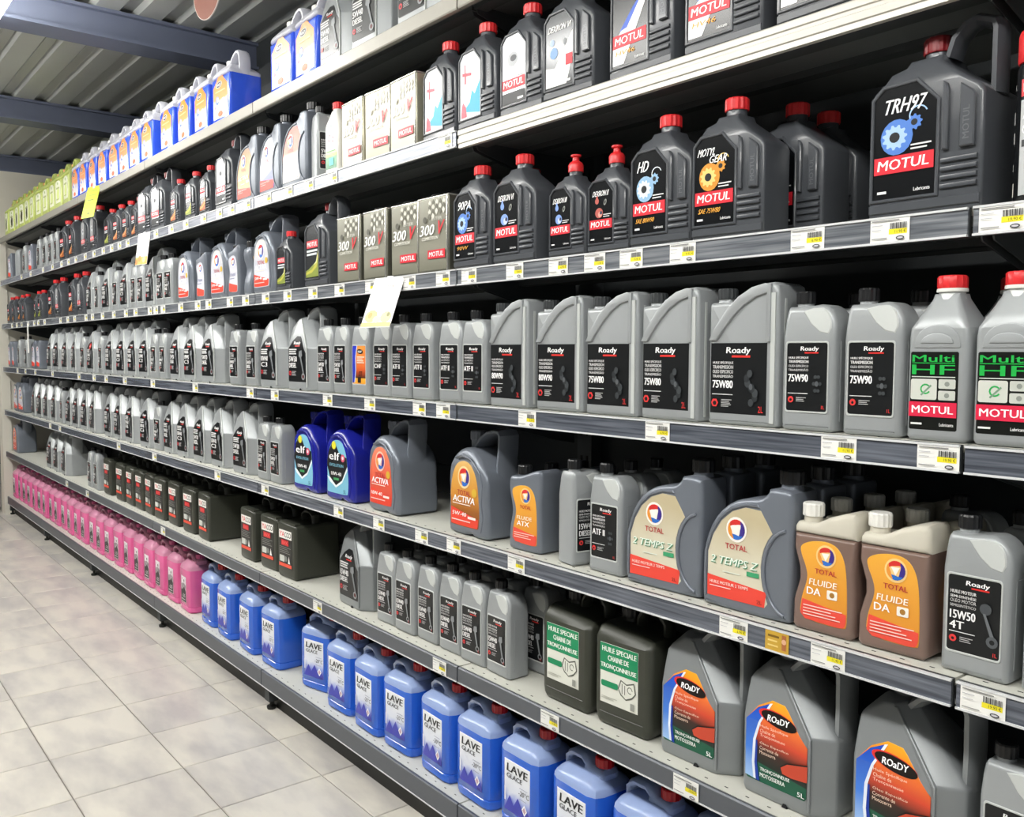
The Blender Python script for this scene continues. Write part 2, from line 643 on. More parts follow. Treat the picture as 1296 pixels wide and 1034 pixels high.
LM_LONG, LM_SHORT = luminaire_meshes(0.75), luminaire_meshes(0.3)
for desc, ly, xs, lm in (('short white fluorescent light near the hanging round sign', -0.74, (-3.66,), LM_SHORT), ('long white fluorescent light along the aisle, %s from the camera end', -1.65, (-7.4, -5.6, -3.8, -2.0, -0.2, 1.6), LM_LONG)):
    for k, lx in enumerate(xs):
        e = link('ceiling_light', None, None, (lx, ly, 2.84))
        tag(e, desc % ORD[len(xs) - k] if '%s' in desc else desc, 'ceiling light', 'fluorescent lights in a row under the roof' if len(xs) > 1 else None)
        link('housing', lm[0], e)
        link('diffuser', lm[1], e)

# ------------------------------------------------------------------ shelving
BAYNAME = {1: 'right-hand bay beside the camera', 0: 'nearest bay', -1: 'second bay from the camera', -2: 'third bay from the camera', -3: 'fourth bay from the camera', -4: 'fifth bay from the camera', -5: 'sixth bay, by the cream end wall'}
ROWNAME = {'A': 'top', 'B': 'second', 'C': 'third', 'D': 'fourth', 'E': 'fifth', 'F': 'sixth', 'G': 'bottom'}
DEPTH = {'A': 0.42, 'B': 0.42, 'C': 0.42, 'D': 0.42, 'E': 0.43, 'F': 0.43, 'G': 0.435}
L0 = BAY - 0.004
SH = {}


def shelf_meshes(row, plain):
    k = (row if row in 'AFG' else ('E' if row in 'DE' else row), plain)
    if k in SH:
        return SH[k]
    d = DEPTH[row]
    parts = []
    mb = MB()
    mb.box(0.002, L0, 0.006, d, -0.012, 0, DECK)
    parts.append(('deck', mb.mesh('deck'), None))
    mb = MB()
    mb.box(0.002, L0, 0.008, d, -0.0225, -0.012, UNDERSHADE)  # sheet added below the deck to carry the painted shade
    parts.append(('shaded_underside', mb.mesh('shaded_underside'), None))
    H = 0.044 if row != 'G' else 0.062
    lip = LIPTOP if row == 'A' else LIPLIGHT if row == 'B' else (LIPDARK if row in 'FG' else RAILEDGE)
    mb = MB()
    if row in 'AFG' or plain:
        prof = [(0.008, 0.0), (0.001, 0.0), (-0.002, -0.003), (-0.002, -H + 0.004), (0.0, -H), (0.012, -H), (0.012, -H + 0.004)]
        if plain:
            prof = [(0.008, 0.0), (0.001, 0.0), (-0.002, -0.003), (-0.002, -0.014), (0.001, -0.016), (0.001, -0.022), (-0.002, -0.024), (-0.002, -0.036), (0.001, -0.038), (0.0, -H - 0.004), (0.012, -H - 0.004)]
        v = []
        for (yy, zz) in prof:
            v += [(0.002, yy, zz), (L0, yy, zz)]
        n = len(prof)
        fs = [(2 * i, 2 * i + 2, 2 * i + 3, 2 * i + 1) for i in range(n - 1)] + [(2 * n - 2, 0, 1, 2 * n - 1), tuple(range(0, 2 * n, 2))[::-1], tuple(range(1, 2 * n, 2))]
        mb.add(v, fs, lip)
        parts.append(('front_lip', mb.mesh('front_lip'), None))
        if row in 'FG':
            mb = MB()
            mb.box(0.002, L0, -0.0035, 0.0, -H, -H + 0.003, RAILEDGE)
            parts.append(('edge_trim', mb.mesh('edge_trim'), None))
    else:
        mb.box(0.002, L0, 0.0, 0.008, -H, 0.0, UNDER)
        parts.append(('front_lip', mb.mesh('front_lip'), None))
        mb = MB()
        mb.box(0.003, L0 - 0.001, -0.003, 0.0005, -H + 0.003, -0.003, RAILB if row == 'B' else RAILC if row == 'C' else RAIL)
        parts.append(('price_rail', mb.mesh('price_rail'), None))
        mb = MB()
        mb.box(0.003, L0 - 0.001, -0.006, 0.001, -0.0035, 0.0, RAILEDGE)
        mb.box(0.003, L0 - 0.001, -0.006, 0.001, -H, -H + 0.0035, RAILEDGE)
        parts.append(('rail_edge', mb.mesh('rail_edge'), None))
    if row != 'G':
        mb = MB()
        for x in (0.012, L0 - 0.016):
            pass
        mb.add([(0, 0.05, -0.022), (0, d, -0.022), (0, d, -0.13), (0, d - 0.06, -0.12), (0, 0.06, -0.045),
                (0.003, 0.05, -0.022), (0.003, d, -0.022), (0.003, d, -0.13), (0.003, d - 0.06, -0.12), (0.003, 0.06, -0.045)],
               [(0, 1, 2, 3, 4), (9, 8, 7, 6, 5), (0, 5, 6, 1), (1, 6, 7, 2), (2, 7, 8, 3), (3, 8, 9, 4), (4, 9, 5, 0)], UNDER)
        br = mb.mesh('bracket')
        parts.append(('bracket', br, (0.006, 0, 0)))
        parts.append(('bracket', br, (L0 - 0.008, 0, 0)))
        mb = MB()
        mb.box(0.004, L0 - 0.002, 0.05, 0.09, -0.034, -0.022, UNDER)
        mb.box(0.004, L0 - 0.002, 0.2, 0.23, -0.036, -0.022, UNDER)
        parts.append(('underside_rib', mb.mesh('underside_rib'), None))
    if row in 'DEFG':
        mb = MB()
        x = 0.03
        while x < L0 - 0.02:
            mb.box(x, x + 0.008, 0.024, 0.0265, -0.0005, 0.0004, SLOT)
            x += 0.05
        parts.append(('slot_row', mb.mesh('slot_row'), 'stuff'))
    SH[k] = parts
    return parts


up_m, bp_m = MB(), MB()
up_m.box(0.001, 0.061, 0.44, 0.484, 0, 2.75, UNDER)
for z in range(20):
    for sx in (0.015, 0.039):
        up_m.box(sx, sx + 0.008, 0.4385, 0.442, 0.2 + z * 0.12, 0.26 + z * 0.12, SLOT)
up_m = up_m.mesh('upright')
kp = MB()
kp.box(0.004, L0, 0.05, 0.07, 0, 0.094, KICK)
kp = kp.mesh('kick_plate')
ft = MB()
ft.box(0.001, 0.041, 0.012, 0.43, 0.035, 0.09, UNDER)
ft.lathe([(0.016, 0.0), (0.018, 0.004), (0.018, 0.012), (0.007, 0.014), (0.007, 0.04)], 0.021, 0.03, KICK, n=12)
ft = ft.mesh('base_foot')
pn = MB()
pn.box(0.005, L0 - 0.003, 0.485, 0.5, 0, 0.43, FRAME)
pn = pn.mesh('back_panel')
for k in range(-5, 2):
    x0 = (k - 1) * BAY
    e = link('shelving_frame', None, None, (x0, 0, 0))
    tag(e, 'dark steel shelving frame of the %s' % BAYNAME[k], 'shelving', 'bays of the long shelving run')
    link('upright', up_m, e)
    if k == 1:
        link('upright', up_m, e, (BAY - 0.064, 0, 0))
    for q in range(6):
        link('back_panel', pn, e, (0, 0, 0.12 + q * 0.435))
    link('kick_plate', kp, e)
    link('base_foot', ft, e, (0.0, 0, 0))
    for row in 'ABCDEFG':
        s = link('shelf', None, None, (x0, 0, ZR[row]))
        tag(s, 'long metal shelf, %s, in the %s' % ({'A': 'topmost', 'G': 'lowest'}.get(row, ROWNAME[row] + ' from top'), BAYNAME[k]), 'shelf', 'shelves of the long shelving run')
        for nm, me, opt in shelf_meshes(row, row == 'B' and k >= 0):
            o = link(nm, me, s)
            if opt == 'stuff':
                o['kind'] = 'stuff'
            elif opt:
                o.location = opt

# ------------------------------------------------------------------ product designs
# a design: list of (part name, mesh, parent index or None)
DES = {}


def new_design(key, name, cat, desc, w):
    DES[key] = dict(name=name, cat=cat, desc=desc, w=w, parts=[])
    return DES[key]['parts']


def squash_mesh(me, z0, k):
    for v_ in me.vertices:
        v_.co.z = z0 + (v_.co.z - z0) * k


def bend_mesh(me, z0, k):
    bm = bmesh.new()
    bm.from_mesh(me)
    bmesh.ops.bisect_plane(bm, geom=bm.verts[:] + bm.edges[:] + bm.faces[:], plane_co=(0, 0, z0), plane_no=(0, 0, 1))
    for v_ in bm.verts:
        if v_.co.z > z0:
            v_.co.y += (v_.co.z - z0) * k
    bm.to_mesh(me)
    bm.free()


def prints(parts, items, y0=-0.0012, parent=None):
    """items, drawn in order: later ones sit a little proud of the earlier"""
    mb = MB()
    y = y0
    for it in items:
        k = it[0]
        y -= 0.00012
        if k == 't':
            _, s, x0, x1, z, h, col = it[:7]
            o = it[7] if len(it) > 7 else {}
            mb.text(s, x0, x1, z, h, ink(col), y, **o)
        elif k == 'r':
            _, x0, x1, z0, z1, col = it
            mb.poly([(x0, z0), (x1, z0), (x1, z1), (x0, z1)], ink(col) if isinstance(col, str) else col, y)
        elif k == 'p':
            mb.poly(it[1], ink(it[2]) if isinstance(it[2], str) else it[2], y)
    parts.append(('print', mb.mesh('print'), parent))


def label_panel(parts, pts, m, y=-0.0006):
    mb = MB()
    mb.slab(pts, y, 0.002, m if not isinstance(m, str) else mat('label_' + m.lstrip('#'), m, rough=0.3, vary=0.03), r=0.0004, seg=1)
    parts.append(('label', mb.mesh('label'), None))
    return len(parts) - 1


def add_part(parts, name, mb, parent=None):
    parts.append((name, mb.mesh(name), parent))
    return len(parts) - 1


def cap_mesh(cx, cy, z0, z1, r, m, collar=None):
    mb = MB()
    mb.lathe([(r * 0.98, z0), (r, z0 + 0.002), (r, z1 - 0.003), (r * 0.9, z1)], cx, cy, m, n=28, rib=0.06)
    if collar:
        mb.lathe([(r * 1.02, z0 - 0.006), (r * 1.04, z0 - 0.004), (r * 1.02, z0 - 0.0005)], cx, cy, collar, n=20)
    return mb


def neck_mesh(cx, cy, z0, z1, r, m):
    mb = MB()
    mb.lathe([(r * 1.25, z0 - 0.012), (r * 1.08, z0), (r, z0 + 0.004), (r, z1)], cx, cy, m, n=18)
    return mb


def lines(x0, x1, z, n, h, gap, col, jitter=0.35):
    out = []
    for i in range(n):
        out.append(('r', x0, x1 - (x1 - x0) * jitter * ((i * 37) % 10) / 10, z - i * gap, z - i * gap + h, col))
    return out


def taper(zc, z1, dmid, frac):
    def fn(x, y, z):
        if z <= zc:
            return y
        t = min(1, (z - zc) / (z1 - zc))
        s = 1 - (1 - frac) * t
        return dmid + (y - dmid) * s
    return fn


def roady_logo(x0, x1, z, h):
    return [('t', 'Roady', x0, x1, z - h * 0.1, h * 1.15, '#f2f2f2', dict(bold=0.03, shear=0.1)), ('r', x0 + (x1 - x0) * 0.25, x1, z - h * 0.42, z - h * 0.12, '#d8342f')]


# --- one-litre silver bottle with a leaf-shaped pale shoulder
def bottle_r1(key, desc, body, big, sub=None, art='disc', orange=False, lab='black'):
    p = new_design(key, 'oil_bottle', 'oil bottle', desc, 0.104)
    w = 0.052
    out = [(-w, 0.004), (-w + 0.006, 0), (w - 0.006, 0), (w, 0.004), (w, 0.155), (w, 0.175)] + arc(0.018, 0.182, 0.034, 0.043, 10, 90, 7) + [(-0.008, 0.222), (-0.044, 0.222), (-0.048, 0.215), (-w + 0.002, 0.2), (-w, 0.165)]
    mb = MB()
    mb.slab(out, 0, 0.07, body, r=0.010, cuts=(0.165, 0.2), yfun=taper(0.165, 0.225, 0.035, 0.8))
    mb.box(w - 0.001, w + 0.0012, 0.02, 0.05, 0.02, 0.16, body)
    add_part(p, 'body', mb)
    mb = MB()
    leaf = [(-0.014, 0.214), (0.006, 0.219)] + arc(0.018, 0.186, 0.026, 0.034, 75, -5, 6) + [(0.040, 0.172), (0.022, 0.176), (0.004, 0.19)]
    mb.slab(leaf, -0.0015, 0.012, SILVER2 if body is SILVER else body, r=0.002, seg=1, cuts=(0.19,), yfun=lambda x, y, z: y + 0.115 * max(0, z - 0.165))
    add_part(p, 'shoulder_pad', mb)
    mb = MB()
    mb.slab(round_rect(-0.0435, 0.0415, 0.0325, 0.1605, 0.005), -0.0016, 0.002, SILVER2 if body is SILVER else body, r=0.0006, seg=1, holes=[round_rect(-0.0412, 0.0392, 0.0358, 0.1572, 0.004)])
    add_part(p, 'label_frame', mb)
    add_part(p, 'neck', neck_mesh(-0.027, 0.035, 0.218, 0.232, 0.0145, body))
    add_part(p, 'cap', cap_mesh(-0.027, 0.035, 0.228, 0.25, 0.0172, BLACKCAP))
    pts = round_rect(-0.041, 0.039, 0.036, 0.157, 0.004)
    if orange:
        i = label_panel(p, pts, ramp_mat('orange_small_label', [(0, '#f0a030'), (0.14, '#f3b23c'), (0.16, '#3a2018'), (0.35, '#c8552a'), (0.6, '#f08040'), (1, '#f29a46')], 0.036, 0.157))
        prints(p, [('p', [(-0.041, 0.04), (-0.028, 0.04), (-0.020, 0.08), (-0.022, 0.12), (-0.012, 0.157), (-0.038, 0.157), (-0.041, 0.15)], '#2434b8'),
                   ('p', [(-0.030, 0.04), (-0.026, 0.04), (-0.018, 0.08), (-0.020, 0.12), (-0.010, 0.157), (-0.014, 0.157), (-0.024, 0.12), (-0.022, 0.08)], '#cfe0f8'),
                   ('p', circ(0.006, 0.139, 0.0075, 16, 2.4, -0.1), '#1a1410'), ('t', 'ROaDY', -0.006, 0.018, 0.1355, 0.007, '#ffffff', dict(bold=0.022)),
                   ('t', '2T', 0.0, 0.02, 0.062, 0.014, '#301810'), ('r', -0.008, 0.012, 0.04, 0.058, '#201510')] + lines(-0.012, 0.034, 0.12, 4, 0.003, 0.006, '#fbe6d0'), parent=i)
    else:
        i = label_panel(p, pts, '#17191b')
        it = roady_logo(-0.014, 0.022, 0.142, 0.0085)
        wl = ('HUILE MOTEUR', 'SEMI-SYNTHÈSE', 'OLEO MOTOR', 'SEMISSINTÉTICO') if art != 'disc' else ('HUILE SPÉCIFIQUE', 'TRANSMISSION', 'OLEO ESPECÍFICO', 'TRANSMISSÃO')
        it += [('t', t_, -0.037, 0.003, 0.1285 - 0.0072 * q_, 0.0052, '#e2e2e2', dict(bold=0.03 if q_ < 2 else 0)) for q_, t_ in enumerate(wl)]
        it += [('t', big, -0.037, 0.003, 0.088, 0.0135, '#f5f5f5', dict(bold=0.03))]
        if sub:
            it += [('t', sub, -0.037, -0.002 if len(sub) > 3 else -0.014, 0.072, 0.0125, '#f5f5f5', dict(bold=0.03))]
        it += [('r', -0.037, 0.003, 0.0665, 0.0678, '#dddddd'), ('p', circ(-0.031, 0.056, 0.0058, 12), '#d83a3a'), ('p', circ(-0.031, 0.0555, 0.0025, 8), '#17191b')]
        it += lines(-0.02, 0.0, 0.059, 3, 0.0012, 0.003, '#bdbdbd')
        if art == 'wrench':
            it += [('p', [(0.014, 0.11), (0.026, 0.112), (0.028, 0.098), (0.022, 0.094), (0.031, 0.056), (0.026, 0.055), (0.016, 0.094), (0.011, 0.098)], '#8d9194'),
                   ('p', circ(0.029, 0.05, 0.008, 14), '#8d9194'), ('p', circ(0.029, 0.05, 0.0045, 12), '#17191b')]
        elif art == 'disc':
            for a in range(6):
                it += [('p', circ(0.021 + 0.006 * math.cos(a * 1.047), 0.085 + 0.014 * math.sin(a * 1.047), 0.0035, 8), '#3c4043')]
            it += [('p', circ(0.021, 0.085, 0.005, 10, 0.7), '#565a5e')]
        elif art == 'piston':
            it += [('p', circ(0.018, 0.112, 0.009, 14), '#4a4e52'), ('p', [(0.014, 0.105), (0.018, 0.105), (0.032, 0.07), (0.026, 0.07)], '#6a6e72'), ('p', circ(0.029, 0.063, 0.009, 14), '#55595d'), ('p', circ(0.029, 0.063, 0.004, 10), '#17191b')]
        it += [('t', '1L', 0.031, 0.037, 0.041, 0.006, '#d83a3a')]
        prints(p, it, parent=i)


bottle_r1('R1w', 'small silver bottle with wrench label', SILVER, '5W30', 'DIESEL', 'wrench')
bottle_r1('R1a', 'small silver bottle labelled ATF II', SILVER, 'ATF II', None, 'disc')
bottle_r1('R1c', 'small silver bottle labelled CHF', SILVER, 'CHF', None, 'disc')
bottle_r1('R1o', 'small silver bottle with orange and blue label', SILVER, '', None, '', orange=True)
bottle_r1('R1g', 'small silver bottle labelled 75W90', SILVER, '75W90', None, 'disc')
bottle_r1('R1m', 'silver bottle labelled 15W50 4T', SILVER, '15W50', '4T', 'piston')
bottle_r1('R1d', 'small silver bottle labelled 15W40 DIESEL', SILVER, '15W40', 'DIESEL', 'wrench')


# --- two-litre silver bottle with a big arched back
def bottle_r2(key, desc, big):
    p = new_design(key, 'transmission_oil_bottle', 'oil bottle', desc, 0.157)
    w = 0.0785
    top = [(w, 0.004), (w, 0.252), (w - 0.004, 0.264), (w - 0.014, 0.27), (w - 0.03, 0.269)]
    curve = [(0.03, 0.262), (0.01, 0.25), (-0.008, 0.235), (-0.016, 0.226)]
    out = [(-w, 0.004), (-w + 0.005, 0), (w - 0.005, 0)] + top + [(0.03, 0.262), (0.012, 0.253), (-0.004, 0.242), (-0.012, 0.237)] + [(-0.072, 0.237), (-w + 0.001, 0.234), (-w, 0.228)]
    mb = MB()
    mb.slab(out, 0, 0.095, SILVER, r=0.009)
    mb.box(w - 0.006, w + 0.0012, 0.02, 0.026, 0.01, 0.24, SILVER2)
    add_part(p, 'body', mb)
    mb = MB()
    arch_o = [(-w + 0.003, 0.163), (-0.06, 0.19), (-0.035, 0.222), (-0.008, 0.246), (0.022, 0.262), (0.05, 0.268), (0.064, 0.266), (0.064, 0.16), (0.055, 0.16), (0.055, 0.25), (0.03, 0.244), (0.004, 0.229), (-0.02, 0.208), (-0.045, 0.18), (-0.058, 0.163)]
    mb.slab(arch_o, -0.005, 0.004, SILVER, r=0.002, seg=2)
    add_part(p, 'arch_ridge', mb)
    mb = MB()
    mb.box(0.064, 0.073, -0.002, 0.002, 0.008, 0.25, SILVER2)
    add_part(p, 'edge_rib', mb)
    add_part(p, 'neck', neck_mesh(-0.054, 0.027, 0.237, 0.247, 0.017, SILVER))
    add_part(p, 'cap', cap_mesh(-0.054, 0.027, 0.243, 0.264, 0.0195, mat('graphite_cap_plastic', '#3a3d3f', rough=0.35)))
    i = label_panel(p, [(-0.072, 0.022), (0.056, 0.022), (0.056, 0.158), (-0.072, 0.158)], '#17191b')
    it = roady_logo(-0.036, 0.02, 0.136, 0.0135)
    it += [('t', s, -0.066, -0.018, z, 0.0065, '#dcdcdc') for s, z in (('HUILE SPÉCIFIQUE', 0.117), ('TRANSMISSION', 0.1085), ('OLEO ESPECIFICO', 0.0995), ('TRANSMISSÃO', 0.091))]
    it += [('t', big, -0.066, -0.018, 0.071, 0.015, '#f5f5f5', dict(bold=0.03)), ('r', -0.066, -0.018, 0.058, 0.0595, '#dddddd'),
           ('p', circ(-0.06, 0.042, 0.0085, 6), '#d83a3a'), ('p', circ(-0.06, 0.0415, 0.0045, 8), '#17191b'), ('t', '2L', 0.04, 0.051, 0.027, 0.012, '#d83a3a', dict(bold=0))]
    it += lines(-0.044, -0.02, 0.048, 5, 0.0013, 0.0032, '#bdbdbd')
    for a in range(7):
        t = a / 6
        it += [('p', circ(0.024 + 0.010 * math.sin(t * 6), 0.045 + 0.055 * t, 0.009 - 0.003 * abs(t - 0.5), 10, 0.8), '#2c3033' if a % 2 else '#3c4043')]
    it += [('p', circ(0.024, 0.075, 0.006, 10, 0.7), '#565a5e')]
    prints(p, it, parent=i)


bottle_r2('R2a', 'arched two-litre silver bottle labelled 80W90', '80W90')
bottle_r2('R2b', 'arched two-litre silver bottle labelled 75W80', '75W80')


# --- five-litre pointed jug
def jug_r5(key, desc, body, facet, kind):
    p = new_design(key, 'oil_jug', 'oil jug', desc, 0.19)
    w = 0.095
    BZ, BK, LS = 0.15, 0.25, 0.9
    low = [(-0.087, 0.0), (0.047, 0.0), (0.058, 0.003), (0.095, 0.034), (0.095, 0.138), (0.083, 0.15), (-0.083, 0.15), (-0.095, 0.138), (-0.095, 0.010)]
    pts3 = [(x * 0.97, 0.075 + (y - 0.075) * 0.96, 0.0) for x, y in low] + [(x, y, 0.012) for x, y in low] + [(x, y, BZ) for x, y in low]
    pts3 += [(-0.050, 0.0265, 0.254), (-0.030, 0.0265, 0.256), (-0.091, 0.0215, 0.225), (-0.062, 0.055, 0.264), (-0.008, 0.055, 0.264), (-0.062, 0.1, 0.262), (-0.008, 0.1, 0.262), (-0.088, 0.125, 0.225), (-0.04, 0.128, 0.245), (0.03, 0.12, 0.222)]
    bm = bmesh.new()
    for c3 in pts3:
        bm.verts.new(c3)
    bmesh.ops.convex_hull(bm, input=bm.verts[:])
    bmesh.ops.delete(bm, geom=[v_ for v_ in bm.verts if not v_.link_faces], context='VERTS')
    bmesh.ops.dissolve_limit(bm, angle_limit=math.radians(3), verts=bm.verts[:], edges=bm.edges[:])
    eds = [e_ for e_ in bm.edges if len(e_.link_faces) == 2 and e_.calc_face_angle(0) > math.radians(12)]
    bmesh.ops.bevel(bm, geom=eds, offset=0.005, segments=2, profile=0.6, affect='EDGES', clamp_overlap=True)
    bmesh.ops.recalc_face_normals(bm, faces=bm.faces[:])
    bm.verts.index_update()
    mb = MB()
    mb.add([tuple(v_.co) for v_ in bm.verts], [[v_.index for v_ in f_.verts] for f_ in bm.faces], body, smooth=True)
    bm.free()
    add_part(p, 'body', mb)
    mb = MB()
    mb.slab([(0.0, 0.0), (0.012, 0.0), (0.009, 0.007), (0.003, 0.007)], -0.001, 0.02, mat('foot_notch_black', '#15171a', rough=0.6), r=0.0004, seg=1)
    add_part(p, 'foot_notch', mb)
    mb = MB()
    mb.slab([(0.056, 0.012), (0.060, 0.012), (0.060, 0.15), (-0.024, 0.253), (-0.030, 0.253), (0.056, 0.148)], -0.0025, 0.004, facet, r=0.001, seg=1)
    add_part(p, 'edge_ridge', mb)
    bend_mesh(p[-1][1], BZ, BK)
    mb = MB()
    mb.sweep([(-0.012, 0.254), (0.008, 0.274), (0.036, 0.286), (0.066, 0.29), (0.08, 0.285), (0.0865, 0.27), (0.0875, 0.21), (0.086, 0.14)], 0.02, 0.04, 0.105, body)
    add_part(p, 'handle', mb)
    add_part(p, 'neck', neck_mesh(-0.036, 0.078, 0.262, 0.274, 0.021, body))
    add_part(p, 'cap', cap_mesh(-0.036, 0.078, 0.27, 0.294, 0.024, BLACKCAP))
    pts0 = [(-0.083, 0.036), (-0.078, 0.03), (0.048, 0.03), (0.052, 0.036), (0.052, 0.142), (0.006, 0.2), (-0.004, 0.21), (-0.032, 0.212), (-0.06, 0.194), (-0.083, 0.16)]
    pts = [(x_, 0.03 + (z_ - 0.03) * LS) for x_, z_ in pts0]
    if kind == 'orange':
        i = label_panel(p, pts, ramp_mat('chainsaw_oil_label', [(0, '#0f5a41'), (0.17, '#12573f'), (0.18, '#15231c'), (0.34, '#3a2018'), (0.5, '#d8482a'), (0.68, '#f07430'), (0.82, '#f8a02a'), (1, '#fbc02c')], 0.03, 0.21, tilt=0.12))
        it = [('p', [(-0.083, 0.036), (-0.064, 0.034), (-0.068, 0.07), (-0.066, 0.12), (-0.055, 0.16), (-0.034, 0.206), (-0.06, 0.19), (-0.083, 0.16)], ramp_mat('blue_swoosh', [(0, '#9fc4f2'), (0.35, '#3f7fe0'), (1, '#1238b4')], 0.035, 0.2)),
              ('p', [(-0.064, 0.034), (-0.054, 0.033), (-0.060, 0.07), (-0.060, 0.12), (-0.050, 0.16), (-0.030, 0.207), (-0.036, 0.205), (-0.055, 0.16), (-0.066, 0.12), (-0.068, 0.07)], '#e9f0fb'),
              ('p', [(-0.058, 0.033), (-0.050, 0.032), (-0.056, 0.07), (-0.056, 0.12), (-0.060, 0.12), (-0.062, 0.07)], '#123aa0'),
              ('p', circ(-0.014, 0.178, 0.0145, 20, 3.0, -0.16), '#d83030'), ('p', circ(-0.011, 0.177, 0.0135, 20, 3.0, -0.16), '#17110e')]
        it += [('t', 'ROaDY', -0.036, 0.012, 0.171, 0.0125, '#ffffff', dict(bold=0.028, shear=0.0))]
        it += [('t', s, -0.05, x1, z, 0.0075, '#fde2cc', dict(bold=0)) for s, x1, z in (('Huile Spécifique', 0.012, 0.151), ('Chaîne de', -0.016, 0.141), ('Tronçonneuse', 0.006, 0.131), ('Óleo Específico', 0.014, 0.114), ('Corrente de', -0.008, 0.104), ('Motoserra', -0.014, 0.094))]
        it += [('p', [(-0.002, 0.082), (0.012, 0.094), (0.055, 0.106), (0.055, 0.072), (0.02, 0.068), (0.002, 0.07)], '#c8472e'),
               ('p', [(-0.004, 0.083), (0.01, 0.096), (0.055, 0.109), (0.055, 0.106), (0.012, 0.094), (-0.002, 0.082)], '#1c120f'),
               ('t', 'TRONÇONNEUSE', -0.048, 0.018, 0.056, 0.009, '#f0f4f0'), ('t', 'MOTOSSERRA', -0.048, 0.008, 0.044, 0.009, '#f0f4f0'), ('t', '5L', 0.035, 0.05, 0.036, 0.010, '#ffffff')]
        prints(p, it, parent=i)
        squash_mesh(p[-1][1], 0.03, LS)
        bend_mesh(p[-1][1], BZ, BK)
    else:
        i = label_panel(p, pts, '#17191b')
        big, sub = kind
        it = roady_logo(-0.046, 0.004, 0.176, 0.014)
        if sub == 'red':
            it = [('p', circ(-0.014, 0.18, 0.02, 16), '#d8342f'), ('t', 'ROaDY', -0.03, 0.002, 0.176, 0.009, '#f2f2f2')]
        it += lines(-0.076, -0.016, 0.156, 3, 0.005, 0.0085, '#d8d8d8', 0.15)
        it += [('t', big, -0.076, -0.014, 0.11, 0.0215, '#f5f5f5', dict(bold=0.022)), ('t', sub if sub != 'red' else 'C3', -0.076, -0.018, 0.086, 0.019, '#f5f5f5', dict(bold=0.022)),
               ('p', circ(-0.068, 0.064, 0.0095, 14), '#c9333a'), ('p', circ(-0.068, 0.0635, 0.004, 8), '#17191b')]
        it += lines(-0.054, -0.02, 0.07, 4, 0.002, 0.005, '#bdbdbd')
        it += [('p', [(0.004, 0.15), (0.026, 0.156), (0.03, 0.134), (0.022, 0.128), (0.042, 0.066), (0.034, 0.063), (0.012, 0.126), (0.002, 0.132)], '#7d8184'),
               ('p', circ(0.036, 0.052, 0.0135, 16), '#8d9194'), ('p', circ(0.036, 0.052, 0.0075, 14), '#5a1818')]
        prints(p, it, parent=i)
        squash_mesh(p[-1][1], 0.03, LS)
        bend_mesh(p[-1][1], BZ, BK)
    bend_mesh(p[i][1], BZ, BK)


jug_r5('R5a', 'pointed silver jug with black wrench label', SILVER, SILVER2, ('5W30', 'DIESEL'))
jug_r5('R5b', 'pointed silver jug with black 10W40 label', SILVER, SILVER2, ('10W40', 'C3'))
jug_r5('R5r', 'pointed silver jug with red badge label', SILVER, SILVER2, ('5W40', 'red'))
jug_r5('R5w', 'silver jug labelled 5W40 DIESEL', SILVER, SILVER2, ('5W40', 'DIESEL'))
jug_r5('R5d', 'pointed dark grey jug labelled DIESEL', GREYJUG, GREYJUG, ('15W40', 'DIESEL'))
jug_r5('R5o', 'dark grey jug with orange chainsaw oil label', GREYJUG, GREYJUG, 'orange')


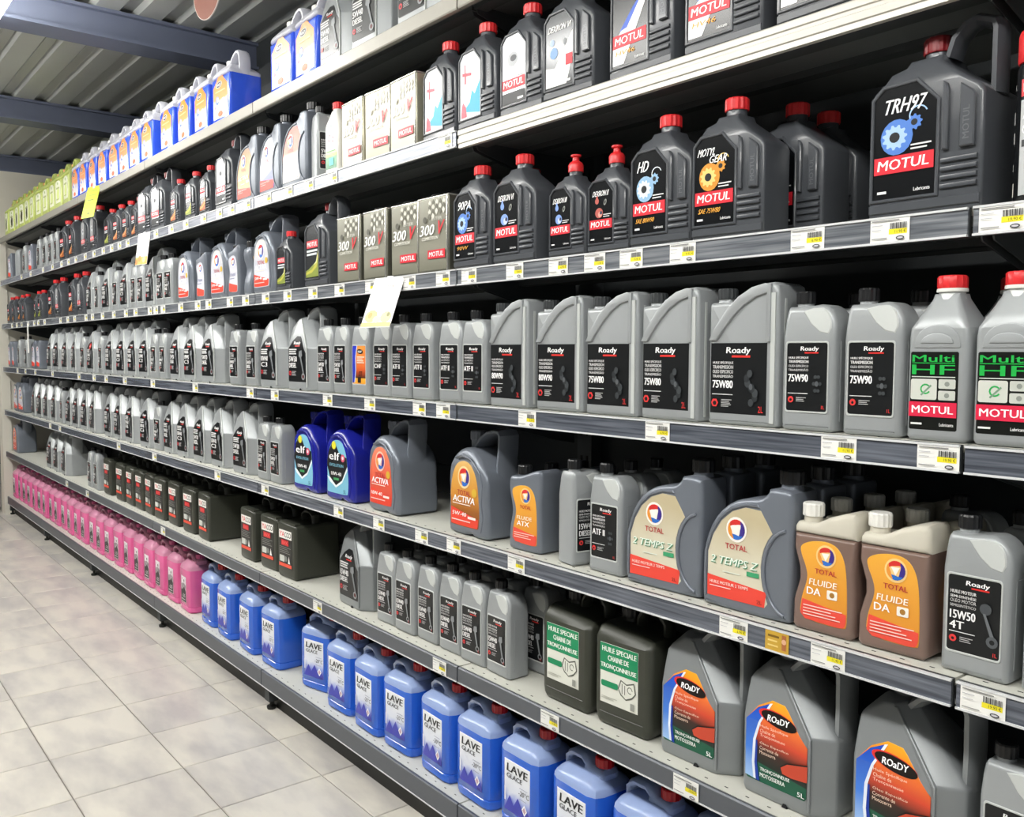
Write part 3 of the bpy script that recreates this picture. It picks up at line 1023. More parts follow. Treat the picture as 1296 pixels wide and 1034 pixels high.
# --- black bottles with red caps
def motul_print(w, h, sc, title, art, bg, sub=None):
    """bg 'dark' or 'light'; sc scales the two-litre print"""
    s = sc
    it = []
    x0, x1 = -0.073 * s, 0.016 * s
    fg = '#f3f3f3'
    if bg == 'teal':
        it += [('p', [(x0 + 0.012 * s, 0.05 * s), (x1, 0.036 * s), (x1, 0.12 * s), (-0.008 * s, 0.088 * s), (-0.02 * s, 0.1 * s), (-0.03 * s, 0.07 * s)], '#1aa6c4'),
               ('p', [(x0 + 0.004 * s, 0.034 * s), (x0 + 0.03 * s, 0.034 * s), (x0 + 0.026 * s, 0.06 * s), (x0 + 0.012 * s, 0.075 * s), (x0 + 0.006 * s, 0.06 * s)], '#e8455a'),
               ('p', [(x0 + 0.02 * s, 0.17 * s), (x0 + 0.024 * s, 0.17 * s), (x0 + 0.026 * s, 0.12 * s), (x0 + 0.02 * s, 0.12 * s)], '#d83a4e'),
               ('p', [(x0 + 0.01 * s, 0.15 * s), (x0 + 0.05 * s, 0.145 * s), (x0 + 0.05 * s, 0.138 * s), (x0 + 0.01 * s, 0.142 * s)], '#d83a4e')]
        return it
    if bg == 'light':
        fg = '#222222'
        it += [('p', circ(-0.034 * s, 0.14 * s, 0.018 * s, 12, 1.2), '#b9bcc0'), ('p', circ(-0.03 * s, 0.142 * s, 0.008 * s, 10, 1.6), '#4a4d52')]
        it += lines(-0.018 * s, 0.014 * s, 0.11 * s, 5, 0.002 * s, 0.005 * s, '#55585c')
        it += [('r', x0, x1, 0.068 * s, 0.093 * s, '#d92636'), ('t', 'MOTUL', x0 + 0.004 * s, x1 - 0.006 * s, 0.073 * s, 0.0155 * s, '#ffffff', dict(bold=0.022, shear=0.12)), ('r', x0, x1, 0.032 * s, 0.06 * s, '#1d1f22'),
               ('r', -0.012 * s, 0.01 * s, 0.038 * s, 0.043 * s, '#ffffff')]
        return it
    if bg == 'flow':
        it += [('p', [(x0, 0.034 * s), (x1 - 0.02 * s, 0.034 * s), (x1, 0.09 * s), (x1, 0.15 * s), (x0 + 0.03 * s, 0.075 * s), (x0, 0.08 * s)], '#f4f4f4'),
               ('p', circ(-0.046 * s, 0.11 * s, 0.013 * s, 12), '#7fa6d8'), ('p', circ(-0.052 * s, 0.135 * s, 0.008 * s, 10), '#a9bddc'), ('p', circ(-0.01 * s, 0.13 * s, 0.008 * s, 10, 0.6), '#8d9194'), ('r', x1 - 0.022 * s, x1, 0.075 * s, 0.1 * s, '#d92636')]
        it += [('t', title, x0 + 0.006 * s, x1 - 0.008 * s, 0.158 * s, 0.014 * s, fg, dict(shear=0.3, bold=0.02))]
        it += [('r', -0.012 * s, 0.01 * s, 0.038 * s, 0.043 * s, '#ffffff')]
        return it
    if bg == 'engine':
        it += [('r', x0 + 0.006 * s, x1 - 0.004 * s, 0.128 * s, 0.152 * s, '#d92636'), ('t', 'MOTUL', x0 + 0.01 * s, x1 - 0.008 * s, 0.133 * s, 0.014 * s, '#ffffff', dict(bold=0.022, shear=0.1))]
        it += lines(x0 + 0.006 * s, x1 - 0.006 * s, 0.115 * s, 2, 0.007 * s, 0.011 * s, '#c9cdd0', 0.1)
        c1, c2, c3 = ('#a85a2c', '#e0a05a', '#d8c8a8') if art == 'o' else ('#7f8c34', '#b8b440', '#e4e2b0')
        it += [('p', [(x0, 0.034 * s), (x1, 0.034 * s), (x1, 0.09 * s), (-0.01 * s, 0.078 * s), (x0 + 0.02 * s, 0.06 * s), (x0, 0.056 * s)], c1),
               ('p', [(x0, 0.05 * s), (-0.03 * s, 0.058 * s), (0.0, 0.076 * s), (x1, 0.108 * s), (x1, 0.094 * s), (0.004 * s, 0.064 * s), (-0.03 * s, 0.048 * s), (x0, 0.042 * s)], c2),
               ('p', [(-0.02 * s, 0.07 * s), (0.0, 0.082 * s), (x1, 0.118 * s), (x1, 0.112 * s), (0.004 * s, 0.078 * s)], c3)]
        return it
    red = [('r', x0, x1, 0.068 * s, 0.094 * s, '#d92636'), ('t', 'MOTUL', x0 + 0.005 * s, x1 - 0.007 * s, 0.0735 * s, 0.0155 * s, '#ffffff', dict(bold=0.022, shear=0.12))]
    if art in ('blue', 'gold', 'white'):
        c1, c2 = {'blue': ('#4f7fd0', '#a8c8f0'), 'gold': ('#d8912e', '#f4cf7a'), 'white': ('#8fb6d8', '#e6eef4')}[art]
        it += [('p', circ(-0.04 * s, 0.122 * s, 0.027 * s, 18, 0.9), c1), ('p', gear_pts(-0.043 * s, 0.122 * s, 0.019 * s), c2), ('p', circ(-0.043 * s, 0.122 * s, 0.008 * s, 12), '#15171a'),
               ('p', gear_pts(-0.014 * s, 0.14 * s, 0.012 * s, 9), c1), ('p', circ(-0.014 * s, 0.14 * s, 0.005 * s, 10), '#15171a'), ('p', band(-0.008 * s, 0.15 * s, 0.012 * s, 0.014 * s, 20, 200), c2)]
    elif art in ('drop', 'reddrop'):
        c1, c2 = ('#7f9fe0', '#c8d2f4') if art == 'drop' else ('#b85a50', '#e8a090')
        it += [('p', circ(-0.045 * s, 0.145 * s, 0.0085 * s, 12, 0.9), c1), ('p', [(-0.05 * s, 0.15 * s), (-0.045 * s, 0.166 * s), (-0.04 * s, 0.15 * s)], c1), ('p', circ(-0.036 * s, 0.112 * s, 0.014 * s, 14, 1.1), c1), ('p', circ(-0.032 * s, 0.108 * s, 0.008 * s, 12), c2), ('p', circ(-0.028 * s, 0.112 * s, 0.005 * s, 10), '#2a3350'), ('p', circ(-0.012 * s, 0.14 * s, 0.009 * s, 12, 0.6, -0.4), '#8c8f88'), ('p', circ(-0.012 * s, 0.14 * s, 0.005 * s, 12, 0.6, -0.4), '#15171a')]
    if art == 'boat':
        it += [('p', [(x0, 0.034 * s), (x0 + 0.03 * s, 0.034 * s), (x1, 0.15 * s), (x1, 0.18 * s), (-0.03 * s, 0.12 * s), (x0, 0.08 * s)], '#f4f5f8'),
               ('p', [(-0.055 * s, 0.1 * s), (-0.035 * s, 0.104 * s), (x1 - 0.004 * s, 0.17 * s), (-0.02 * s, 0.14 * s)], '#3f62c8')]
    else:
        ws = title.split('|')
        if len(ws) == 2:
            it += [('t', ws[0], x0 + 0.004 * s, -0.028 * s, 0.163 * s, 0.0145 * s, fg, dict(shear=0.3)), ('t', ws[1], -0.042 * s, 0.0, 0.148 * s, 0.0145 * s, fg, dict(shear=0.3))]
        else:
            it += [('t', title, x0 + 0.01 * s, x0 + (0.04 if len(title) < 3 else 0.072) * s, 0.158 * s, (0.022 if len(title) < 6 else 0.015) * s, fg, dict(shear=0.3, bold=0.02))]
    it += red
    if art in ('blue', 'gold', 'white', 'drop', 'reddrop'):
        it += [('r', -0.018 * s, 0.012 * s, 0.105 * s, 0.1075 * s, '#dddddd'), ('r', -0.018 * s, 0.006 * s, 0.0995 * s, 0.102 * s, '#dddddd')]
    if sub:
        it += [('t', sub, x0 + 0.008 * s, -0.014 * s, 0.052 * s, 0.0095 * s, '#e8a53a', dict(shear=0.3))]
    it += [('r', x0 + 0.006 * s, x0 + 0.02 * s, 0.038 * s, 0.042 * s, '#e8e8e8'), ('t', 'Lubricants', -0.012 * s, 0.012 * s, 0.037 * s, 0.0055 * s, '#e8e8e8')]
    return it


def bottle_m(key, desc, size, title, art, bg='dark', sub=None, cap='red', handle=False, nozzle=False):
    s = {1: 0.8, 2: 1.0, 5: 1.06}[size]
    sx = {1: 0.76, 2: 1.0, 5: 1.12}[size]
    p = new_design(key, 'oil_jug' if handle else 'oil_bottle', 'oil jug' if handle else 'oil bottle', desc, 0.164 * sx)
    d = {1: 0.07, 2: 0.09, 5: 0.13}[size]

    def P(l):
        return [(x * sx, z * s) for x, z in l]
    out = P([(-0.082, 0.004), (-0.078, 0), (0.078, 0), (0.082, 0.004), (0.082, 0.166), (0.076, 0.178), (0.052, 0.196), (0.014, 0.228), (0.012, 0.238), (-0.034, 0.238), (-0.038, 0.228), (-0.058, 0.222), (-0.066, 0.204), (-0.078, 0.194), (-0.082, 0.184)])
    mb = MB()
    mb.slab(out, 0, d, BLACKP, r=0.007, cuts=(0.2 * s,), yfun=taper(0.2 * s, 0.24 * s, d / 2, 0.62))
    add_part(p, 'body', mb)
    # raised frame round the label
    mb = MB()
    lab = P([(-0.075, 0.03), (0.018, 0.03), (0.018, 0.166), (-0.012, 0.199), (-0.06, 0.197), (-0.075, 0.182)])
    big = P([(-0.080, 0.025), (0.023, 0.025), (0.023, 0.168), (-0.01, 0.205), (-0.062, 0.203), (-0.080, 0.185)])
    mb.slab(big, -0.0035, 0.002, BLACKP, r=0.0015, seg=1, holes=[lab])
    add_part(p, 'label_frame', mb)
    mb = MB()
    for a, b in ((0.028, 0.036), (0.052, 0.072)):
        mb.slab(P([(a, 0.09), (b, 0.09), (b, 0.162 if a > 0.04 else 0.176), (b - 0.003, 0.168 if a > 0.04 else 0.186), (a, 0.182 if a > 0.04 else 0.19)]), -0.008, 0.003, BLACKP, r=0.002, seg=1)
    if size > 1:
        mb.text('MOTUL', 0.066 * sx, 0.066 * sx + 0.05, 0.1 * s, 0.009 * sx, mat('grey_emboss', '#6a6d72', rough=0.3), -0.0084, rot=1)
    add_part(p, 'grip_ridge', mb)
    rb = MB()
    rb.slab(P([(0.026, 0.034), (0.076, 0.034), (0.076, 0.0405), (0.026, 0.0405)]), -0.005, 0.002, BLACKP, r=0.0018, seg=2)
    rb_me = rb.mesh('rib')
    for q in range(4):
        p.append(('rib', rb_me, None, (0, 0, q * 0.0125 * s)))
    mb = MB()
    mb.slab(P([(-0.08, 0.008), (0.08, 0.008), (0.08, 0.022), (-0.08, 0.022)]), -0.003, 0.002, BLACKP, r=0.0015, seg=1)
    add_part(p, 'base_band', mb)
    cxx = -0.011 * sx
    rr = 0.021 if size > 1 else 0.0165
    add_part(p, 'neck', neck_mesh(cxx, d / 2, 0.234 * s, 0.254 * s, rr * 0.95, BLACKP))
    cm = {'red': REDCAP, 'dark': DKRED}[cap]
    if nozzle:
        mb = MB()
        z = 0.25 * s
        mb.lathe([(rr * 1.1, z), (rr * 1.1, z + 0.016), (rr * 0.9, z + 0.022), (rr * 0.5, z + 0.026), (rr * 0.45, z + 0.034), (rr * 0.75, z + 0.036), (rr * 0.75, z + 0.04), (rr * 0.3, z + 0.041)], cxx, d / 2, cm, n=24)
        add_part(p, 'nozzle_cap', mb)
    else:
        add_part(p, 'cap', cap_mesh(cxx, d / 2, 0.25 * s, 0.274 * s, rr * 1.12, cm))
    if handle:
        mb = MB()
        mb.sweep([(0.012 * sx, 0.236 * s), (0.02 * sx, 0.262 * s), (0.034 * sx, 0.278 * s), (0.05 * sx, 0.283 * s), (0.074 * sx, 0.272 * s), (0.077 * sx, 0.262 * s), (0.077 * sx, 0.17 * s)], 0.018, 0.04, 0.085, BLACKP)
        add_part(p, 'handle', mb)
    bgm = {'dark': mat('label_black', '#101215', rough=0.22, vary=0.04), 'light': mat('label_white_metal', '#d4d5d8', rough=0.2, metal=0.3, vary=0.08), 'teal': mat('label_pearl', '#dfe2e6', rough=0.2, vary=0.04),
           'flow': mat('label_charcoal', '#3a3c3e', rough=0.15, metal=0.3, vary=0.1), 'engine': mat('label_dark_engine', '#26282b', rough=0.25, vary=0.06)}[bg]
    i = label_panel(p, lab, bgm)
    old = motul_print(0.164, 0.27, 1.0, title, art, bg, sub)
    its = []
    for it in old:
        if it[0] == 'r':
            its.append(('r', it[1] * sx, it[2] * sx, it[3] * s, it[4] * s, it[5]))
        elif it[0] == 'p':
            its.append(('p', P(it[1]), it[2]))
        else:
            its.append(('t', it[1], it[2] * sx, it[3] * sx, it[4] * s, it[5] * s, it[6]) + tuple(it[7:]))
    prints(p, its, parent=i)


bottle_m('M2pa', 'black bottle labelled 90PA with red cap', 2, '90PA', 'blue', sub='90W')
bottle_m('M2dx', 'black bottle labelled DEXRON with red cap', 2, 'DEXRON VI', 'drop')
bottle_m('M2hd', 'black bottle labelled HD with red cap', 2, 'HD', 'white', sub='SAE 80W90')
bottle_m('M2gr', 'black bottle with golden gear picture', 2, 'MOTYL|GEAR', 'gold', sub='SAE 75W80')
bottle_m('M1dx', 'small black bottle with blue drop label', 1, 'DEXRON III', 'drop', nozzle=True)
bottle_m('M1dr', 'small black bottle with red drop label', 1, 'DEXRON II', 'reddrop', nozzle=True)
bottle_m('M5tr', 'black handled jug labelled TRH97', 5, 'TRH97', 'blue', cap='dark', handle=True)
bottle_m('M2te', 'black bottle with teal splash label', 2, '', '', 'teal')
bottle_m('M2wh', 'black bottle with white label', 2, '', '', 'light')
bottle_m('M2fl', 'black bottle with grey DEXRON label', 2, 'DEXRON VI', '', 'flow')
bottle_m('M5hv', 'black handled jug labelled HV46', 5, '', 'boat', sub='HV46', cap='red', handle=True)
bottle_m('M1en', 'small black bottle with orange engine label', 1, '', 'o', 'engine')
bottle_m('M1eg', 'small black bottle with green engine label', 1, '', 'g', 'engine')
bottle_m('M2en', 'tall black bottle with engine label', 2, '', 'o', 'engine')
bottle_m('M5en', 'black handled jug with green engine label', 5, '', 'g', 'engine', cap='dark', handle=True)
bottle_m('M5wh', 'black handled jug with white label', 5, '', '', 'light', cap='dark', handle=True)


# --- tins
def tin(key, desc, body, words, checks, sub):
    p = new_design(key, 'oil_tin', 'oil tin', desc, 0.148)
    w = 0.074
    mb = MB()
    mb.slab(round_rect(-w, w, 0, 0.214, 0.004), 0, 0.075, body, r=0.007, seg=3)
    add_part(p, 'body', mb)
    mb = MB()
    mb.slab(round_rect(-w - 0.0006, w + 0.0006, 0.209, 0.2145, 0.001, 1), -0.0006, 0.0756, TINRIM, r=0.004, seg=2)
    mb.slab(round_rect(-w - 0.0006, w + 0.0006, -0.0, 0.004, 0.001, 1), -0.0006, 0.0756, TINRIM, r=0.004, seg=2)
    add_part(p, 'seam_rim', mb)
    mb = MB()
    mb.slab([(w - 0.0075, 0.004), (w - 0.002, 0.004), (w - 0.002, 0.21), (w - 0.0075, 0.21)], -0.0012, 0.004, TINRIM, r=0.001, seg=2)
    add_part(p, 'corner_seam', mb)
    mb = MB()
    mb.lathe([(0.017, 0.2145), (0.017, 0.224), (0.014, 0.226)], -0.03, 0.037, BLACKCAP, n=18)
    add_part(p, 'cap', mb)
    pts = [(-w + 0.006, 0.008), (w - 0.007, 0.008), (w - 0.007, 0.207), (-w + 0.006, 0.207)]
    i = label_panel(p, pts, ramp_mat(key + '_face', checks, 0.0, 0.21, rough=0.3))
    it = []
    dk, lt = ('#6e6d60', '#d9d8cd') if body is TIN else ('#bdb9a8', '#f3f1e8')  # second pair is lightened to carry the painted overexposure
    for r_ in range(4):
        for c_ in range(5):
            cx, cz = 0.0 + c_ * 0.017 - 0.012, 0.196 - r_ * 0.0125
            if cx > 0.058 or r_ == 3 and c_ > 1:
                continue
            it.append(('p', [(cx - 0.008, cz), (cx, cz - 0.0105), (cx + 0.008, cz), (cx, cz + 0.0085)], (lt, dk)[(r_ + c_) % 2]))
    it += [('t', words, -0.062, 0.008, 0.106, 0.03, '#f6f6f4', dict(shear=0.25, bold=0.028)), ('t', 'V', 0.018, 0.05, 0.106, 0.037, '#d8202c', dict(shear=0.35, bold=0.022)),
           ('r', -0.02, 0.064, 0.04, 0.064, '#d92636'), ('t', 'MOTUL', -0.014, 0.056, 0.0455, 0.0135, '#ffffff', dict(bold=0.022, shear=0.1)),
           ('t', sub, -0.05, 0.03, 0.093, 0.009, '#e6e5dc', dict(shear=0.2)), ('t', 'ESTER', 0.0, 0.05, 0.146, 0.0085, '#d6d5cc'), ('p', circ(-0.034, 0.15, 0.009, 12), '#5d5c52' if body is TIN else '#d8d6c8')]
    prints(p, it, parent=i)


tin('V1', 'olive metal tin lettered 300V', TIN, '300', [(0, '#6f6e60'), (0.3, '#8d8c7e'), (0.6, '#7f7e71'), (1, '#a5a497')], 'COMPETITION')
tin('V2', 'overexposed metal tin lettered 300V', TINLIT, '300', [(0, '#a9a48e'), (0.35, '#b5b09a'), (0.6, '#cbc8ba'), (1, '#d8d5ca')], 'LE MANS')  # face gradient lightened too, strong light put into its colours


# --- brake-fluid style square bottle
def bottle_hf(key, desc):
    p = new_design(key, 'hydraulic_fluid_bottle', 'oil bottle', desc, 0.096)
    w = 0.048
    out = [(-w, 0.006), (-w + 0.006, 0), (w - 0.006, 0), (w, 0.006), (w, 0.165), (w - 0.002, 0.18), (0.022, 0.226), (0.02, 0.234), (-0.02, 0.234), (-0.022, 0.226), (-w + 0.002, 0.18), (-w, 0.165)]
    mb = MB()
    mb.slab(out, 0, 0.088, SILVER, r=0.010, cuts=(0.18, 0.2), yfun=taper(0.18, 0.23, 0.044, 0.45))
    add_part(p, 'body', mb)
    mb = MB()
    mb.slab(arc(0, 0.155, 0.036, 0.03, 0, 180, 10) + [(-0.036, 0.148), (0.036, 0.148)], -0.0018, 0.002, SILVER, r=0.0015, seg=2)
    mb.slab(arc(0, 0.155, 0.026, 0.016, 0, 180, 10), -0.0036, 0.002, SILVER, r=0.0015, seg=2)
    add_part(p, 'shoulder_emboss', mb)
    add_part(p, 'neck', neck_mesh(0, 0.044, 0.23, 0.24, 0.0195, SILVER2))
    add_part(p, 'cap', cap_mesh(0, 0.044, 0.243, 0.263, 0.0225, REDCAP, collar=WHITEP))
    i = label_panel(p, round_rect(-0.042, 0.034, 0.018, 0.142, 0.002, 1), '#111412')
    it = [('t', 'Multi', -0.039, 0.028, 0.126, 0.011, '#20b04a', dict(bold=0.03)), ('r', -0.039, 0.029, 0.1235, 0.1248, '#20b04a'), ('t', 'HF', -0.039, 0.029, 0.106, 0.0155, '#20b04a', dict(bold=0.03)),
          ('r', -0.039, 0.03, 0.1015, 0.103, '#cfd4cf'), ('p', round_rect(-0.040, 0.002, 0.066, 0.099, 0.003, 2), '#cdd0c8'), ('p', round_rect(0.0045, 0.031, 0.084, 0.099, 0.002, 2), '#c4c8c0'), ('p', round_rect(0.0045, 0.031, 0.066, 0.081, 0.002, 2), '#c4c8c0'),
          ('p', band(-0.016, 0.083, 0.006, 0.0085, 40, 330), '#2fae58'), ('p', [(-0.024, 0.074), (-0.008, 0.09), (-0.006, 0.088), (-0.022, 0.072)], '#7c9c84'), ('p', circ(0.018, 0.0915, 0.004, 10), '#8d938d'), ('p', circ(0.018, 0.0735, 0.004, 10), '#8d938d'),
          ('r', -0.042, 0.034, 0.039, 0.0625, '#d92648'), ('t', 'MOTUL', -0.037, 0.029, 0.0445, 0.012, '#ffffff', dict(bold=0.022)), ('r', -0.038, -0.02, 0.026, 0.029, '#e8e8e8'), ('t', 'Lubricants', 0.008, 0.03, 0.025, 0.005, '#e8e8e8')]
    prints(p, it, parent=i)


bottle_hf('HF', 'silver red-capped bottle labelled Multi HF')


# --- curvy grey bottles
def total_logo(cx, cz, r, text=True, halo='#f6f2ea'):
    it = []
    if halo:
        it.append(('p', circ(cx, cz, r * 1.25, 20, 0.95), halo))

    def cres(a0, a1, r0, r1, col):
        n = 9
        outer = [(cx + r * r1 * math.cos(math.radians(a0 + (a1 - a0) * i / n)), cz + r * r1 * math.sin(math.radians(a0 + (a1 - a0) * i / n))) for i in range(n + 1)]
        inner = []
        for i in range(n + 1):
            t = i / n
            rr = r * (r1 - (r1 - r0) * math.sin(PI * min(1, t * 0.9 + 0.08)))
            a = math.radians(a0 + (a1 - a0) * t)
            inner.append((cx + rr * math.cos(a), cz + rr * math.sin(a)))
        it.append(('p', outer + inner[::-1], col))
    cres(170, 20, 0.45, 1.0, '#d8322e')
    cres(60, -95, 0.42, 1.0, '#3b2a86')
    cres(-40, -170, 0.5, 0.98, '#2f6fc8')
    cres(250, 140, 0.55, 0.98, '#e8963a')
    it.append(('p', [(cx - r * 0.5, cz + r * 0.32), (cx + r * 0.42, cz + r * 0.36), (cx - r * 0.02, cz - r * 0.5)], '#fbf6ee'))
    if text:
        it.append(('t', 'TOTAL', cx - r * 1.25, cx + r * 1.3, cz - r * 2.0, r * 0.55, '#b8343a'))
    return it


def bottle_t2(key, desc, labm, words, col, band_col='#ea4a3c'):
    p = new_design(key, 'oil_bottle', 'oil bottle', desc, 0.204)
    w = 0.102
    out = [(-w, 0.008), (-w + 0.008, 0), (w - 0.01, 0), (w, 0.008), (w, 0.235), (w - 0.004, 0.25), (0.05, 0.252), (0.046, 0.24), (0.03, 0.228), (0.0, 0.226), (-0.035, 0.215), (-0.066, 0.19), (-0.088, 0.155), (-w, 0.11)]
    mb = MB()
    mb.slab(chaikin(out, 1), 0, 0.09, STEEL_P, r=0.010)
    add_part(p, 'body', mb)
    mb = MB()
    rim = [(-0.095, 0.02), (-0.095, 0.11), (-0.082, 0.15), (-0.062, 0.182), (-0.034, 0.206), (0.0, 0.216), (0.028, 0.218), (0.032, 0.212), (0.0, 0.211), (-0.032, 0.2), (-0.058, 0.178), (-0.077, 0.147), (-0.089, 0.11), (-0.089, 0.02)]
    mb.slab(rim, -0.003, 0.002, STEEL_P, r=0.0012, seg=1)
    add_part(p, 'shoulder_rim', mb)
    mb = MB()
    grip = arc(0.098, 0.095, 0.058, 0.085, 100, 260, 12)
    grip_i = arc(0.098, 0.095, 0.052, 0.079, 260, 100, 12)
    mb.slab(grip + grip_i, -0.004, 0.002, STEEL_P, r=0.0015, seg=1)
    add_part(p, 'grip_rim', mb)
    add_part(p, 'neck', neck_mesh(0.072, 0.045, 0.25, 0.262, 0.02, STEEL_P))
    add_part(p, 'cap', cap_mesh(0.072, 0.045, 0.258, 0.285, 0.024, BLACKCAP))
    gl = arc(0.098, 0.095, 0.062, 0.089, 240, 115, 10)
    pts = [(-0.087, 0.022), (0.046, 0.022), (0.052, 0.03)] + [q for q in gl if q[1] > 0.035 and q[1] < 0.17] + [(0.05, 0.182), (0.034, 0.206), (0.0, 0.208), (-0.03, 0.197), (-0.056, 0.175), (-0.075, 0.145), (-0.087, 0.11)]
    i = label_panel(p, pts, labm)
    it = [('p', [(-0.087, 0.022), (0.046, 0.022), (0.05, 0.052), (-0.087, 0.064)], band_col)]
    it += total_logo(-0.02, 0.162, 0.02)
    if words:
        if words[0] == '2':
            it += [('t', words, -0.0785, 0.0295, 0.0885, 0.015, '#3f8a64', dict(shear=0.25, bold=0.03))]
        it += [('t', words, -0.08, 0.028, 0.09, 0.015, col, dict(shear=0.25, bold=0.02)), ('r', 0.006, 0.034, 0.076, 0.085, '#3f9c6c' if words.startswith('2') else '#f4f4f4'), ('r', -0.05, -0.01, 0.074, 0.076, '#dfe6da')]
    it += [('t', 'HUILE MOTEUR 2 TEMPS' if words and words[0] == '2' else 'HUILE MOTEUR', -0.08, 0.01, 0.048, 0.006, '#fbe3dc'), ('r', -0.08, -0.03, 0.042, 0.0435, '#fbe3dc'), ('t', '2L', 0.03, 0.042, 0.027, 0.007, '#8a2a24')]
    prints(p, it, parent=i)


bottle_t2('T2z', 'curved grey bottle labelled 2 TEMPS', ramp_mat('two_stroke_label', [(0, '#cfccb6'), (0.5, '#d8d2bc'), (1, '#c2b594')], 0.02, 0.21, noise=0.05, nscale=14), '2 TEMPS Z', '#e9f2e6')
bottle_t2('T2g', 'curved grey bottle with gold ACTIVA label', ramp_mat('gold_label', [(0, '#c07a20'), (0.45, '#d99032'), (1, '#8a5a18')], 0.02, 0.21), 'ACTIVA', '#ffffff')
bottle_t2('T2b', 'curved grey bottle with white and blue label', ramp_mat('white_blue_label', [(0, '#3a3fa8'), (0.3, '#5560c8'), (0.45, '#e6e6f2'), (1, '#c9d4ea')], 0.02, 0.21, tilt=-0.3), '', '#ffffff')
bottle_t2('T2r', 'curved grey bottle with red and white label', ramp_mat('white_red_label', [(0, '#f2e9e6'), (0.4, '#f0ddd6'), (0.55, '#e8694e'), (1, '#e05a44')], 0.02, 0.21), '', '#ffffff', '#f0ece8')


